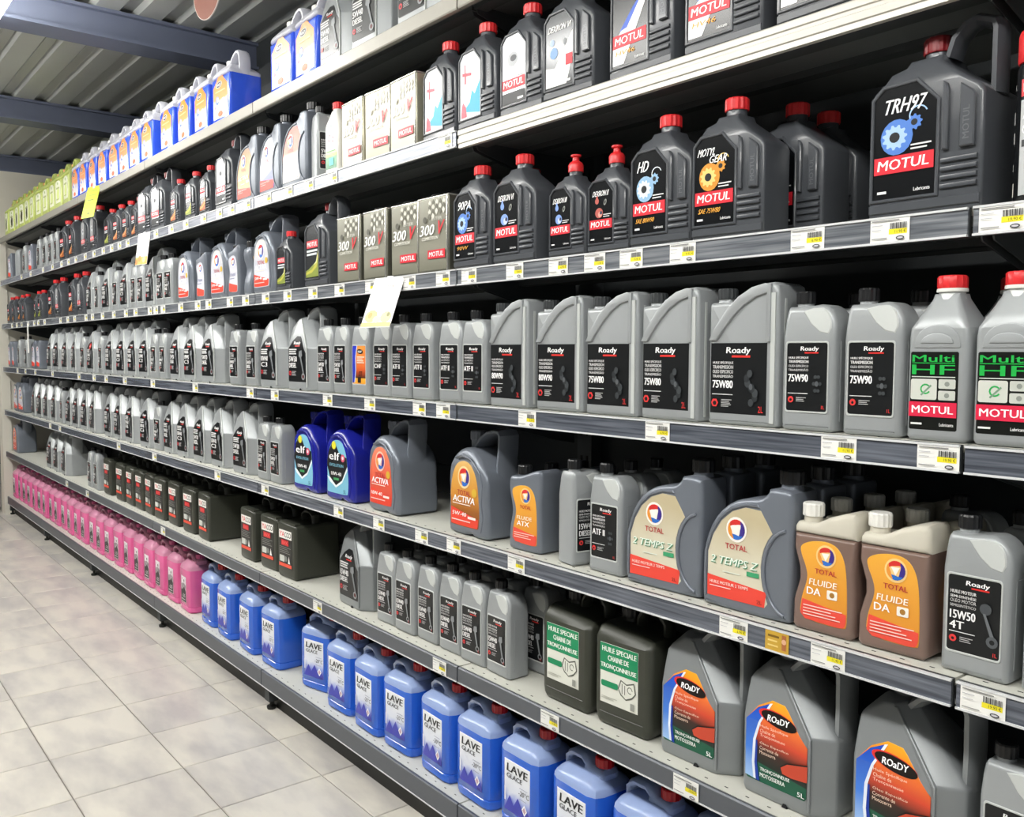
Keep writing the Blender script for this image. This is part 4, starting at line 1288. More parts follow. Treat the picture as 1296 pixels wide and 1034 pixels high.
# --- five-litre rounded jug
def jug_t5(key, desc, body, capm, kind):
    p = new_design(key, 'oil_jug', 'oil jug', desc, 0.19)
    w = 0.095
    out = [(-w, 0.01), (-w + 0.012, 0), (-0.01, 0), (0.0, 0.006), (0.02, 0.006), (0.03, 0), (w - 0.012, 0), (w, 0.01), (w, 0.06), (w - 0.006, 0.1), (w - 0.004, 0.15), (w - 0.012, 0.18), (0.05, 0.212), (0.01, 0.236), (-0.03, 0.243), (-0.062, 0.232), (-0.084, 0.205), (-w, 0.16), (-w + 0.003, 0.11), (-w, 0.06)]
    mb = MB()
    mb.slab(chaikin(out, 1), 0, 0.15, body, r=0.016, seg=4, cuts=(0.19,), yfun=taper(0.19, 0.245, 0.075, 0.8))
    add_part(p, 'body', mb)
    mb = MB()
    rim_o = [(0.068, 0.02), (0.078, 0.06), (0.07, 0.1), (0.074, 0.15), (0.06, 0.185), (0.02, 0.216), (-0.02, 0.226), (-0.055, 0.216)]
    rim_i = [(-0.055, 0.21), (-0.02, 0.22), (0.018, 0.21), (0.055, 0.18), (0.068, 0.148), (0.064, 0.1), (0.072, 0.06), (0.062, 0.02)]
    mb.slab(rim_o + rim_i, -0.003, 0.003, body, r=0.0015, seg=1)
    add_part(p, 'label_rim', mb)
    mb = MB()
    mb.sweep([(-0.03, 0.238), (-0.004, 0.266), (0.03, 0.284), (0.06, 0.29), (0.08, 0.289), (0.086, 0.28), (0.084, 0.24), (0.078, 0.2), (0.08, 0.15)], 0.016, 0.045, 0.11, body)
    add_part(p, 'handle', mb)
    add_part(p, 'neck', neck_mesh(-0.055, 0.08, 0.236, 0.262, 0.021, body))
    add_part(p, 'cap', cap_mesh(-0.055, 0.08, 0.258, 0.284, 0.024, capm))
    pts = [(-0.08, 0.03), (-0.076, 0.025), (0.05, 0.025), (0.056, 0.03), (0.06, 0.07), (0.055, 0.11), (0.05, 0.15), (0.034, 0.185), (0.01, 0.204), (-0.02, 0.208), (-0.048, 0.198), (-0.068, 0.17), (-0.08, 0.12), (-0.077, 0.08)]
    if kind == 'elf':
        pts = chaikin(pts)
        i = label_panel(p, pts, '#7fbfd8')
        it = [('p', [(-0.08, 0.16 - 0.04), (-0.068, 0.165), (-0.045, 0.196), (-0.02, 0.19), (0.0, 0.165), (0.05, 0.15), (0.054, 0.12), (0.02, 0.07), (-0.02, 0.05), (-0.06, 0.075)], '#15171b'),
              ('p', [(-0.078, 0.08), (-0.06, 0.062), (-0.02, 0.044), (0.02, 0.064), (0.056, 0.11), (0.054, 0.122), (0.02, 0.072), (-0.02, 0.052), (-0.06, 0.077)], '#e8f2f6'),
              ('p', circ(-0.032, 0.188, 0.014, 16), '#e3dc3a'), ('t', 'elf', -0.064, 0.006, 0.138, 0.026, '#ffffff', dict(bold=0.022)), ('p', circ(0.026, 0.148, 0.013, 16), '#d85a78'), ('p', circ(0.026, 0.148, 0.006, 12), '#f0e0e6'),
              ('t', 'EVOLUTION', -0.06, 0.03, 0.116, 0.01, '#7fbfd8'), ('t', '10W-40', -0.05, 0.016, 0.086, 0.012, '#ffffff'), ('r', -0.034, 0.0, 0.07, 0.078, '#3f9c5c'), ('t', '5L', 0.03, 0.046, 0.03, 0.012, '#2a6a88')]
    else:
        lm = {'gold': ramp_mat('gold_jug_label', [(0, '#8a4a18'), (0.25, '#9c5a1c'), (0.45, '#d08a30'), (0.8, '#e0a850'), (1, '#e8be78')], 0.025, 0.21),
              'red': ramp_mat('red_jug_label', [(0, '#d8402f'), (0.4, '#e2583e'), (1, '#ee8a68')], 0.025, 0.21), 'white': ramp_mat('white_jug_label', [(0, '#dfe0e8'), (0.5, '#c9ccd8'), (1, '#d8d2cc')], 0.025, 0.21)}[kind]
        pts = chaikin(pts)
        i = label_panel(p, pts, lm)
        it = [('p', chaikin([(-0.076, 0.032), (-0.072, 0.0275), (0.046, 0.0275), (0.053, 0.031), (0.056, 0.052), (0.055, 0.053), (-0.075, 0.076), (-0.0765, 0.075)], 1), '#e8442f')]
        it += total_logo(-0.012, 0.162, 0.025, halo={'gold': '#f0d6a0', 'red': '#f6c8b4', 'white': '#efeff4'}[kind])
        it += [('t', 'ACTIVA', -0.066, 0.04, 0.092, 0.018, '#ffffff', dict(shear=0.15, bold=0.03)), ('p', circ(0.038, 0.124, 0.012, 14), '#d8b03a'), ('r', -0.066, 0.02, 0.086, 0.0885, '#fbe8d8'), ('t', '10W-40' if kind == 'red' else '5W-40', -0.068, 0.0, 0.054, 0.011, '#ffffff', dict(shear=0.15)), ('r', 0.008, 0.045, 0.05, 0.057, '#f4e4de'), ('r', -0.07, 0.02, 0.04, 0.043, '#f8d0c8')]
    prints(p, it, parent=i)


jug_t5('T5r', 'rounded grey jug with red ACTIVA label', STEEL_P, STEEL_P, 'red')
jug_t5('T5g', 'rounded grey jug with gold ACTIVA label', STEEL_P, STEEL_P, 'gold')
jug_t5('T5w', 'rounded grey jug with white label', STEEL_P, STEEL_P, 'white')
jug_t5('ELF', 'royal blue jug with pale blue label', BLUEP, BLUEP, 'elf')


# --- small waisted bottles
def bottle_t1(key, desc, kind):
    p = new_design(key, 'fluid_bottle', 'oil bottle', desc, 0.122)
    w = 0.061
    out = [(-w, 0.008), (-w + 0.007, 0), (w - 0.008, 0), (w, 0.008), (w, 0.06), (w - 0.003, 0.12), (w, 0.17), (w, 0.205), (w - 0.006, 0.212), (0.03, 0.208), (-0.005, 0.195), (-0.028, 0.19), (-0.054, 0.19), (-w, 0.18), (-w, 0.15), (-0.05, 0.115), (-0.049, 0.095), (-w + 0.001, 0.055)]
    if kind == 'da':
        zl = 0.178
        low = [q for q in out if q[1] <= zl]
        lo = [(-w, 0.008), (-w + 0.007, 0), (w - 0.008, 0), (w, 0.008), (w, 0.06), (w - 0.003, 0.12), (w, zl), (-w + 0.001, zl), (-w, 0.15), (-0.05, 0.115), (-0.049, 0.095), (-w + 0.001, 0.055)]
        hi = [(-w + 0.001, zl), (w, zl), (w, 0.218), (w - 0.005, 0.225), (0.04, 0.224), (0.01, 0.214), (-0.012, 0.202), (-0.022, 0.198), (-0.055, 0.198), (-w + 0.001, 0.19)]
        mb = MB()
        mb.slab(lo, 0, 0.078, BROWNLIQ, r=0.010)
        add_part(p, 'filled_body', mb)
        mb = MB()
        mb.slab(hi, 0.0005, 0.0775, BEIGETOP, r=0.009)
        add_part(p, 'clear_top', mb)
        add_part(p, 'neck', neck_mesh(-0.039, 0.03, 0.197, 0.211, 0.0165, BEIGETOP))
        add_part(p, 'cap', cap_mesh(-0.039, 0.03, 0.208, 0.232, 0.0195, WHITEP))
    else:
        mb = MB()
        mb.slab(chaikin(out, 1), 0, 0.075, STEEL_P, r=0.010)
        add_part(p, 'body', mb)
        add_part(p, 'neck', neck_mesh(-0.038, 0.037, 0.186, 0.196, 0.016, STEEL_P))
        add_part(p, 'cap', cap_mesh(-0.038, 0.037, 0.192, 0.215, 0.0185, BLACKCAP))
    pts = [(-0.045, 0.022), (0.044, 0.018), (0.049, 0.028), (0.046, 0.12), (0.036, 0.155), (0.015, 0.17), (-0.02, 0.168), (-0.044, 0.158), (-0.046, 0.145), (-0.032, 0.115), (-0.03, 0.095), (-0.042, 0.06)]
    lm = ramp_mat('amber_small_label', [(0, '#e0902a'), (0.4, '#e29a34'), (0.8, '#eda93e'), (1, '#f0b040')], 0.02, 0.17) if kind in ('da', 'atx') else ramp_mat('white_small_label', [(0, '#e4e4ea'), (1, '#c8c8d4')], 0.02, 0.17)
    i = label_panel(p, chaikin(pts), lm)
    it = [('p', chaikin([(-0.0435, 0.0235), (0.0, 0.0215), (0.040, 0.020), (0.0465, 0.027), (0.0470, 0.046), (0.0465, 0.0465), (0.0, 0.053), (-0.0385, 0.0595), (-0.0395, 0.0585)], 1), '#ea5040')]
    it += total_logo(0.006, 0.143, 0.0165, text=kind != 'w', halo='#f4cf8a' if kind != 'w' else '#f4f2f0')
    if kind == 'da':
        it += [('t', 'FLUIDE', -0.026, 0.028, 0.088, 0.011, '#fdf6e6', dict(shear=0.12)), ('t', 'DA', -0.03, -0.002, 0.07, 0.013, '#ffffff', dict(bold=0.022)), ('p', round_rect(0.01, 0.03, 0.068, 0.084, 0.002, 2), '#f4efe4'), ('p', circ(0.02, 0.076, 0.005, 10), '#a87830')]
        it += lines(-0.036, 0.04, 0.048, 4, 0.0018, 0.0055, '#fbd8cc', 0.4)
    elif kind == 'atx':
        it += [('t', 'FLUIDE', -0.026, 0.03, 0.082, 0.009, '#fdf0d8', dict(shear=0.12)), ('t', 'ATX', -0.026, 0.02, 0.066, 0.012, '#ffffff', dict(bold=0.022, shear=0.12))]
        it += lines(-0.036, 0.04, 0.046, 3, 0.0018, 0.0055, '#fbd8cc', 0.4)
    else:
        it += [('t', '7000', -0.028, 0.03, 0.085, 0.011, '#6a7098', dict(shear=0.15)), ('r', -0.03, 0.02, 0.074, 0.077, '#8a90b0')]
    prints(p, it, parent=i)


bottle_t1('DA', 'amber-filled bottle labelled FLUIDE DA', 'da')
bottle_t1('ATX', 'waisted grey bottle labelled FLUIDE ATX', 'atx')
bottle_t1('T1', 'waisted grey bottle with white and red label', 'w')


# --- screenwash jugs
def jug_lave(key, desc, liq, top, capm, kind):
    w = {'lave': 0.086, 'pink': 0.082}[kind]
    p = new_design(key, 'screenwash_jug' if kind == 'lave' else 'coolant_jug', 'jug', desc, 2 * w)
    zl = 0.205
    d = 0.135
    c = 0.03
    # eight-sided plan: loft built as a slab along z with cut corners

    def loft(levels, m, capb=True, capt=True):
        mb = MB()
        v, f = [], []
        for (z, a, b0, b1, ch) in levels:
            ring = [(-a + ch, b0), (a - ch, b0), (a - ch * 0.3, b0 + ch * 0.3), (a, b0 + ch), (a, b1 - ch), (a - ch * 0.3, b1 - ch * 0.3), (a - ch, b1), (-a + ch, b1), (-a + ch * 0.3, b1 - ch * 0.3), (-a, b1 - ch), (-a, b0 + ch), (-a + ch * 0.3, b0 + ch * 0.3)]
            v += [(x, y, z) for x, y in ring]
        n = 12
        for k in range(len(levels) - 1):
            for i in range(n):
                j = (i + 1) % n
                f.append((k * n + i, k * n + j, (k + 1) * n + j, (k + 1) * n + i))
        if capb:
            f.append(tuple(range(n - 1, -1, -1)))
        if capt:
            f.append(tuple((len(levels) - 1) * n + i for i in range(n)))
        mb.add(v, f, m, smooth=True)
        return mb
    mb = loft([(0.0, w - 0.008, 0.008, d - 0.008, c * 0.8), (0.008, w - 0.001, 0.001, d - 0.001, c), (0.028, w, 0.0, d, c), (0.03, w - 0.002, 0.002, d - 0.002, c), (0.033, w, 0.0, d, c), (zl, w, 0.0, d, c)], liq)
    add_part(p, 'filled_body', mb)
    mb = loft([(zl, w - 0.0005, 0.0005, d - 0.0005, c), (zl + 0.01, w - 0.002, 0.002, d - 0.002, c), (zl + 0.018, w - 0.007, 0.007, d - 0.007, c * 0.9), (zl + 0.036, w - 0.026, 0.03, d - 0.03, c * 0.6), (zl + 0.038, w - 0.03, 0.034, d - 0.034, c * 0.5)], top)
    add_part(p, 'clear_top', mb)
    mb = MB()
    ho = [(-w + 0.012, 0.222), (0.068, 0.222), (0.07, 0.246), (0.062, 0.256), (0.026, 0.258), (0.014, 0.27), (-0.004, 0.277), (-0.04, 0.276), (-0.062, 0.266), (-w + 0.013, 0.246)]
    mb.slab(ho, d / 2 - 0.03, d / 2 + 0.03, top, r=0.013, seg=3, holes=[[(-0.05, 0.236), (-0.006, 0.236), (-0.002, 0.25), (-0.012, 0.258), (-0.04, 0.257), (-0.052, 0.248)]])
    add_part(p, 'handle', mb)
    add_part(p, 'neck', neck_mesh(0.045, d / 2, 0.252, 0.264, 0.019, top))
    if kind == 'lave':
        add_part(p, 'cap', cap_mesh(0.045, d / 2, 0.258, 0.282, 0.023, capm))
    else:
        add_part(p, 'cap', cap_mesh(0.045, d / 2, 0.258, 0.278, 0.021, capm))
    if kind == 'lave':
        pts = [(-0.052, 0.05), (0.053, 0.05), (0.053, 0.186), (-0.052, 0.186)]
        i = label_panel(p, pts, ramp_mat('screenwash_label', [(0, '#3d3fae'), (0.25, '#5a62c8'), (0.42, '#9aa8e4'), (0.6, '#dfe4f2'), (1, '#eef0f3')], 0.05, 0.19, noise=0.05, nscale=22), y=-0.0008)
        it = [('t', 'LAVE', -0.042, 0.044, 0.156, 0.021, '#16171c', dict(bold=0.045, shear=0.1)), ('t', 'GLACE', -0.042, 0.022, 0.139, 0.0125, '#2a2c36', dict(bold=0.03, shear=0.1)),
              ('t', '-20°C', 0.008, 0.05, 0.108, 0.014, '#23242c', dict(shear=0.1, bold=0)), ('r', 0.012, 0.045, 0.127, 0.1285, '#9aa0b4'), ('r', 0.012, 0.04, 0.098, 0.0995, '#9aa0b4'),
              ('p', [(-0.052, 0.05), (-0.028, 0.094), (-0.012, 0.07), (0.006, 0.098), (0.03, 0.06), (0.044, 0.078), (0.053, 0.064), (0.053, 0.05)], '#4347b4'),
              ('p', [(0.022, 0.075), (0.033, 0.09), (0.044, 0.075), (0.033, 0.06)], '#ffffff'), ('p', [(0.026, 0.075), (0.033, 0.0845), (0.04, 0.075), (0.033, 0.0655)], '#c9a8b8'), ('r', -0.05, -0.044, 0.075, 0.112, '#e8ecf6'), ('t', '5L', 0.034, 0.05, 0.052, 0.006, '#20244a')]
    else:
        pts = [(-0.034, 0.045), (0.034, 0.045), (0.034, 0.17), (-0.034, 0.17)]
        i = label_panel(p, pts, '#e9dfe4', y=-0.0008)
        it = [('p', [(-0.034, 0.048), (0.034, 0.048), (0.034, 0.1), (0.01, 0.125), (-0.012, 0.105), (-0.034, 0.135)], '#2a2428'), ('p', [(-0.034, 0.1), (-0.012, 0.112), (0.01, 0.128), (0.034, 0.112), (0.034, 0.13), (0.005, 0.14), (-0.034, 0.13)], '#9c8f96'),
              ('p', circ(0.008, 0.15, 0.007, 10), '#35282e'), ('p', circ(-0.016, 0.158, 0.006, 10), '#cfa8ba'), ('t', '-25', -0.018, 0.024, 0.07, 0.016, '#f4eef0'), ('r', -0.028, 0.026, 0.058, 0.061, '#f4eef0')]
    prints(p, it, parent=i, y0=-0.0014)


jug_lave('LV', 'blue screenwash jug with red cap', BLUELIQ, BLUETOP, REDRING, 'lave')
jug_lave('PK', 'pink coolant jug with dark label', PINKLIQ, PINKTOP, mat('pink_cap_plastic', '#c0497e', rough=0.35), 'pink')


def jug_top_shelf(key, desc, liq, top, capm, kind):
    p = new_design(key, 'screenwash_jug' if kind == 'blue' else 'coolant_jug', 'jug', desc, 0.188)
    w = 0.094
    zl = 0.19
    mb = MB()
    mb.slab([(-w, 0.006), (-w + 0.006, 0), (w - 0.006, 0), (w, 0.006), (w, zl), (-w, zl)], 0, 0.14, liq, r=0.012)
    add_part(p, 'filled_body', mb)
    out = [(-w + 0.0005, zl), (w - 0.0005, zl), (w - 0.003, 0.206), (0.07, 0.222), (0.03, 0.24), (0.0, 0.252), (-0.066, 0.252), (-0.086, 0.232)]
    mb = MB()
    mb.slab(out, 0.0005, 0.1395, top, r=0.012, cuts=(0.21,), yfun=taper(0.205, 0.25, 0.07, 0.4))
    add_part(p, 'clear_top', mb)
    mb = MB()
    mb.sweep([(-0.014, 0.24), (0.006, 0.264), (0.03, 0.28), (0.052, 0.286), (0.07, 0.28), (0.081, 0.262), (0.084, 0.23), (0.084, 0.19)], 0.02, 0.046, 0.094, top)
    add_part(p, 'handle', mb)
    add_part(p, 'neck', neck_mesh(-0.045, 0.07, 0.24, 0.256, 0.018, top))
    add_part(p, 'cap', cap_mesh(-0.045, 0.07, 0.252, 0.272, 0.0215, capm))
    if kind == 'blue':
        pts = [(-0.074, 0.022), (0.074, 0.022), (0.074, 0.15), (0.02, 0.19), (-0.02, 0.19), (-0.074, 0.15)]
        i = label_panel(p, pts, ramp_mat('winter_label', [(0, '#c9cbe8'), (0.12, '#f2f1f4'), (0.52, '#f4efec'), (0.62, '#f0a060'), (1, '#ee8a2e')], 0.02, 0.19, noise=0.05, nscale=18))
        it = [('p', circ(-0.012, 0.158, 0.0125, 16, 2.4, 0.1), '#ffffff'), ('p', circ(-0.012, 0.158, 0.011, 16, 2.4, 0.1), '#20181a'), ('t', 'ROaDY', -0.032, 0.01, 0.153, 0.010, '#ffffff'), ('r', -0.05, 0.05, 0.128, 0.133, '#f8c898'),
              ('p', circ(-0.03, 0.095, 0.018, 12), '#6a88d8'), ('p', circ(-0.026, 0.098, 0.01, 10), '#ffffff'), ('p', circ(0.034, 0.085, 0.014, 12), '#e2d4ee'), ('p', circ(-0.05, 0.07, 0.008, 10), '#e88aa0'), ('p', circ(0.0, 0.038, 0.012, 12, 2.0), '#ea6a3a')]
    else:
        pts = [(-0.06, 0.04), (0.06, 0.04), (0.06, 0.17), (0.02, 0.185), (-0.02, 0.185), (-0.06, 0.17)]
        i = label_panel(p, pts, '#f0f2dc')
        it = [('p', [(-0.02, 0.05), (0.03, 0.06), (0.035, 0.12), (0.0, 0.15), (-0.03, 0.1)], '#d8e48c' if kind == 'lime' else '#3c4020'), ('p', circ(0.0, 0.165, 0.01, 12), '#8cae3a'), ('r', -0.04, 0.04, 0.13, 0.14, '#a8b070'), ('r', -0.04, 0.02, 0.06, 0.066, '#a8b070')]
    prints(p, it, parent=i)


jug_top_shelf('BJ', 'blue screenwash jug with orange and white label', BLUELIQ2, CLEARTOP, WHITEP, 'blue')
jug_top_shelf('LJ', 'lime green jug with pale label', LIMEP, LIMEP, mat('orange_cap_plastic', '#d8803a', rough=0.4), 'lime')
jug_top_shelf('LD', 'lime green jug with dark printed label', LIMEP, LIMEP, mat('orange_cap_plastic', '#d8803a', rough=0.4), 'limedark')


# --- black chain oil jug and black slim jug
def jug_huile():
    p = new_design('HU', 'chain_oil_jug', 'oil jug', 'black jug with green and white chainsaw oil label', 0.17)
    w = 0.085
    out = [(-w + 0.004, 0.012), (-w + 0.014, 0), (w - 0.014, 0), (w - 0.004, 0.012), (w, 0.03), (w, 0.212), (w - 0.006, 0.222), (0.03, 0.23), (-w + 0.012, 0.236), (-w, 0.226), (-w, 0.03)]
    mb = MB()
    mb.slab(out, 0, 0.14, OLIVEBLACK, r=0.016, seg=4, cuts=(0.205,), yfun=taper(0.205, 0.236, 0.085, 0.74))
    add_part(p, 'body', mb)
    mb = MB()
    mb.slab([(-w + 0.02, 0.03), (w - 0.02, 0.03), (w - 0.02, 0.033), (-w + 0.02, 0.033)], -0.0015, 0.002, OLIVEBLACK, r=0.001, seg=1)
    add_part(p, 'base_crease', mb)
    mb = MB()
    mb.sweep([(-0.012, 0.222), (-0.008, 0.25), (0.004, 0.266), (0.03, 0.272), (0.056, 0.266), (0.07, 0.25), (0.072, 0.215)], 0.015, 0.065, 0.1, OLIVEBLACK)
    add_part(p, 'handle', mb)
    add_part(p, 'neck', neck_mesh(-0.045, 0.085, 0.226, 0.246, 0.02, OLIVEBLACK))
    add_part(p, 'cap', cap_mesh(-0.045, 0.085, 0.242, 0.266, 0.0235, BLACKCAP))
    i = label_panel(p, [(-0.064, 0.055), (0.05, 0.055), (0.05, 0.195), (-0.064, 0.195)], '#dfe0d6', y=-0.0008)
    it = [('r', -0.064, 0.05, 0.13, 0.195, '#0f8a5a'), ('t', 'HUILE SPECIALE', -0.058, 0.046, 0.176, 0.012, '#f2f6f0', dict(bold=0.03)), ('t', 'CHAINE DE', -0.04, 0.024, 0.157, 0.012, '#f2f6f0', dict(bold=0.03)), ('t', 'TRONÇONNEUSE', -0.062, 0.046, 0.136, 0.013, '#f2f6f0', dict(bold=0.03)),
          ('p', round_rect(-0.06, -0.008, 0.094, 0.108, 0.004, 2), '#0f8a5a'), ('p', [(-0.008, 0.1), (0.0, 0.122), (0.018, 0.116), (0.04, 0.124), (0.046, 0.1), (0.034, 0.086), (0.016, 0.078), (0.0, 0.086)], '#55584f'), ('p', [(-0.005, 0.1), (0.002, 0.119), (0.018, 0.113), (0.038, 0.12), (0.043, 0.1), (0.033, 0.089), (0.016, 0.081), (0.002, 0.089)], '#dfe0d6'),
          ('p', band(0.028, 0.104, 0.006, 0.008, 0, 300), '#55584f'), ('r', 0.004, 0.006, 0.09, 0.114, '#55584f'), ('r', 0.012, 0.014, 0.09, 0.112, '#55584f'), ('r', -0.058, -0.01, 0.07, 0.0715, '#b8b8ae'), ('r', -0.058, -0.02, 0.066, 0.0675, '#b8b8ae'), ('r', 0.03, 0.042, 0.06, 0.076, '#9a9c94')]
    prints(p, it, parent=i, y0=-0.0014)


def jug_yacco():
    p = new_design('YA', 'oil_can', 'oil jug', 'black square jug with white and red label', 0.146)
    w = 0.073
    out = [(-w, 0.01), (-w + 0.01, 0), (w - 0.01, 0), (w, 0.01), (w, 0.2), (w - 0.006, 0.208), (-w + 0.006, 0.214), (-w, 0.206)]
    mb = MB()
    mb.slab(out, 0, 0.19, OLIVEBLACK, r=0.012, seg=4, cuts=(0.19,), yfun=lambda x, y, z: y)
    add_part(p, 'body', mb)
    mb = MB()
    mb.slab(round_rect(-w + 0.012, w - 0.012, 0.205, 0.216, 0.004, 2), 0.004, 0.03, OLIVEBLACK, r=0.003, seg=2)
    add_part(p, 'top_rim', mb)
    mb = MB()
    mb.sweep([(-0.03, 0.21), (-0.026, 0.236), (-0.008, 0.248), (0.03, 0.248), (0.05, 0.236), (0.054, 0.205)], 0.014, 0.08, 0.112, OLIVEBLACK)
    add_part(p, 'handle', mb)
    add_part(p, 'neck', neck_mesh(-0.02, 0.15, 0.21, 0.226, 0.018, OLIVEBLACK))
    add_part(p, 'cap', cap_mesh(-0.02, 0.15, 0.222, 0.244, 0.022, BLACKCAP))
    i = label_panel(p, [(-0.055, 0.04), (0.046, 0.04), (0.046, 0.184), (-0.055, 0.184)], '#202220', y=-0.0008)
    it = [('r', -0.055, 0.046, 0.152, 0.184, '#eeece6'), ('t', 'YA', -0.05, -0.012, 0.158, 0.02, '#d8303a', dict(bold=0.028)), ('t', 'CCO', -0.01, 0.042, 0.158, 0.02, '#1a1a1a', dict(bold=0.028)),
          ('r', -0.038, 0.022, 0.126, 0.147, '#c8232c'), ('t', 'BVX', -0.03, 0.014, 0.13, 0.012, '#f06a60'), ('r', -0.05, -0.012, 0.062, 0.086, '#cfd2cc'), ('p', [(0.016, 0.06), (0.024, 0.088), (0.034, 0.06)], '#f2f2ee'), ('p', circ(0.0, 0.075, 0.011, 10), '#8a8e88'), ('r', -0.055, 0.046, 0.044, 0.057, '#e8523c')]
    it += lines(-0.048, 0.04, 0.118, 4, 0.0018, 0.007, '#9a9c98', 0.4)
    prints(p, it, parent=i, y0=-0.0014)


jug_huile()
jug_yacco()


# --- green and white additive bottle, spray can
def bottle_green():
    p = new_design('GB', 'additive_bottle', 'oil bottle', 'white bottle with green label and red cap', 0.1)
    w = 0.046
    out = [(-w, 0.006), (-w + 0.006, 0), (w - 0.006, 0), (w, 0.006), (w, 0.15), (w - 0.003, 0.165), (0.016, 0.205), (0.014, 0.214), (-0.022, 0.214), (-0.024, 0.205), (-w + 0.004, 0.165), (-w, 0.15)]
    mb = MB()
    mb.slab(out, 0, 0.06, WHITEP, r=0.010, cuts=(0.165,), yfun=taper(0.165, 0.214, 0.03, 0.55))
    add_part(p, 'body', mb)
    add_part(p, 'neck', neck_mesh(-0.004, 0.03, 0.21, 0.222, 0.016, WHITEP))
    add_part(p, 'cap', cap_mesh(-0.004, 0.03, 0.218, 0.24, 0.019, REDCAP))
    i = label_panel(p, [(-0.036, 0.02), (0.036, 0.02), (0.036, 0.15), (0.0, 0.162), (-0.036, 0.15)], ramp_mat('green_white_label', [(0, '#1e7a4a'), (0.25, '#2f9a58'), (0.32, '#b9d44a'), (0.45, '#eef2e8'), (0.8, '#f2f4f0'), (1, '#2d6a58')], 0.02, 0.165))
    prints(p, [('p', band(-0.01, 0.12, 0.008, 0.011, 0, 330), '#8a4a5a'), ('p', band(0.014, 0.114, 0.006, 0.009, 0, 330), '#8a5a6a'), ('r', -0.012, 0.018, 0.03, 0.055, '#5fc8c0'), ('r', -0.03, 0.03, 0.075, 0.079, '#7ab070')], parent=i)


bottle_green()


def spray_can():
    p = new_design('SP', 'spray_can', 'spray can', 'black and silver spray can with red cap', 0.068)
    r = 0.033
    mb = MB()
    mb.lathe([(r * 0.94, 0), (r, 0.003), (r, 0.196), (r * 0.93, 0.204)], 0, r, mat('black_can_paint', '#1b1d20', rough=0.25, metal=0.3), n=32)
    add_part(p, 'body', mb)
    mb = MB()
    mb.lathe([(r * 0.96, 0.206), (r, 0.208), (r, 0.246), (r * 0.94, 0.252)], 0, r, REDCAP, n=32)
    add_part(p, 'cap', mb)
    mb = MB()

    def wrap(items):
        me = MB()
        rr = r + 0.0004
        for it in items:
            m0 = MB()
            if it[0] == 't':
                m0.text(it[1], it[2], it[3], it[4], it[5], ink(it[6]), 0)
            else:
                n = 8
                x0, x1, z0, z1 = it[1:5]
                v = []
                for k in range(n + 1):
                    x = x0 + (x1 - x0) * k / n
                    v += [(x, 0, z0), (x, 0, z1)]
                m0.add(v, [(2 * k, 2 * k + 2, 2 * k + 3, 2 * k + 1) for k in range(n)], ink(it[5]))
            rr += 0.00012
            vv = [(rr * math.sin(x / r), r - rr * math.cos(x / r), z) for x, _, z in m0.v]
            me.add(vv, m0.f, m0.mats[0])
        return me
    me = wrap([('r', -0.018, 0.04, 0.012, 0.15, '#b9bcbd'), ('r', -0.018, 0.04, 0.155, 0.18, '#d92636'), ('t', 'MOTUL', -0.014, 0.034, 0.161, 0.013, '#ffffff'), ('t', 'A3', -0.014, 0.014, 0.122, 0.02, '#f4f4f4'), ('t', 'CLEAN', -0.014, 0.03, 0.1, 0.014, '#f4f4f4'), ('r', -0.014, 0.03, 0.082, 0.092, '#2a2c2e'),
               ('t', 'K', -0.036, -0.03, 0.168, 0.008, '#e8e8e8'), ('r', -0.036, -0.03, 0.012, 0.032, '#e8e6da'), ('r', -0.037, -0.031, 0.09, 0.106, '#d8d8d8'), ('r', -0.037, -0.031, 0.118, 0.136, '#d8d8d8'), ('r', -0.035, -0.032, 0.05, 0.06, '#d8d8d8')])
    add_part(p, 'print', me)


spray_can()

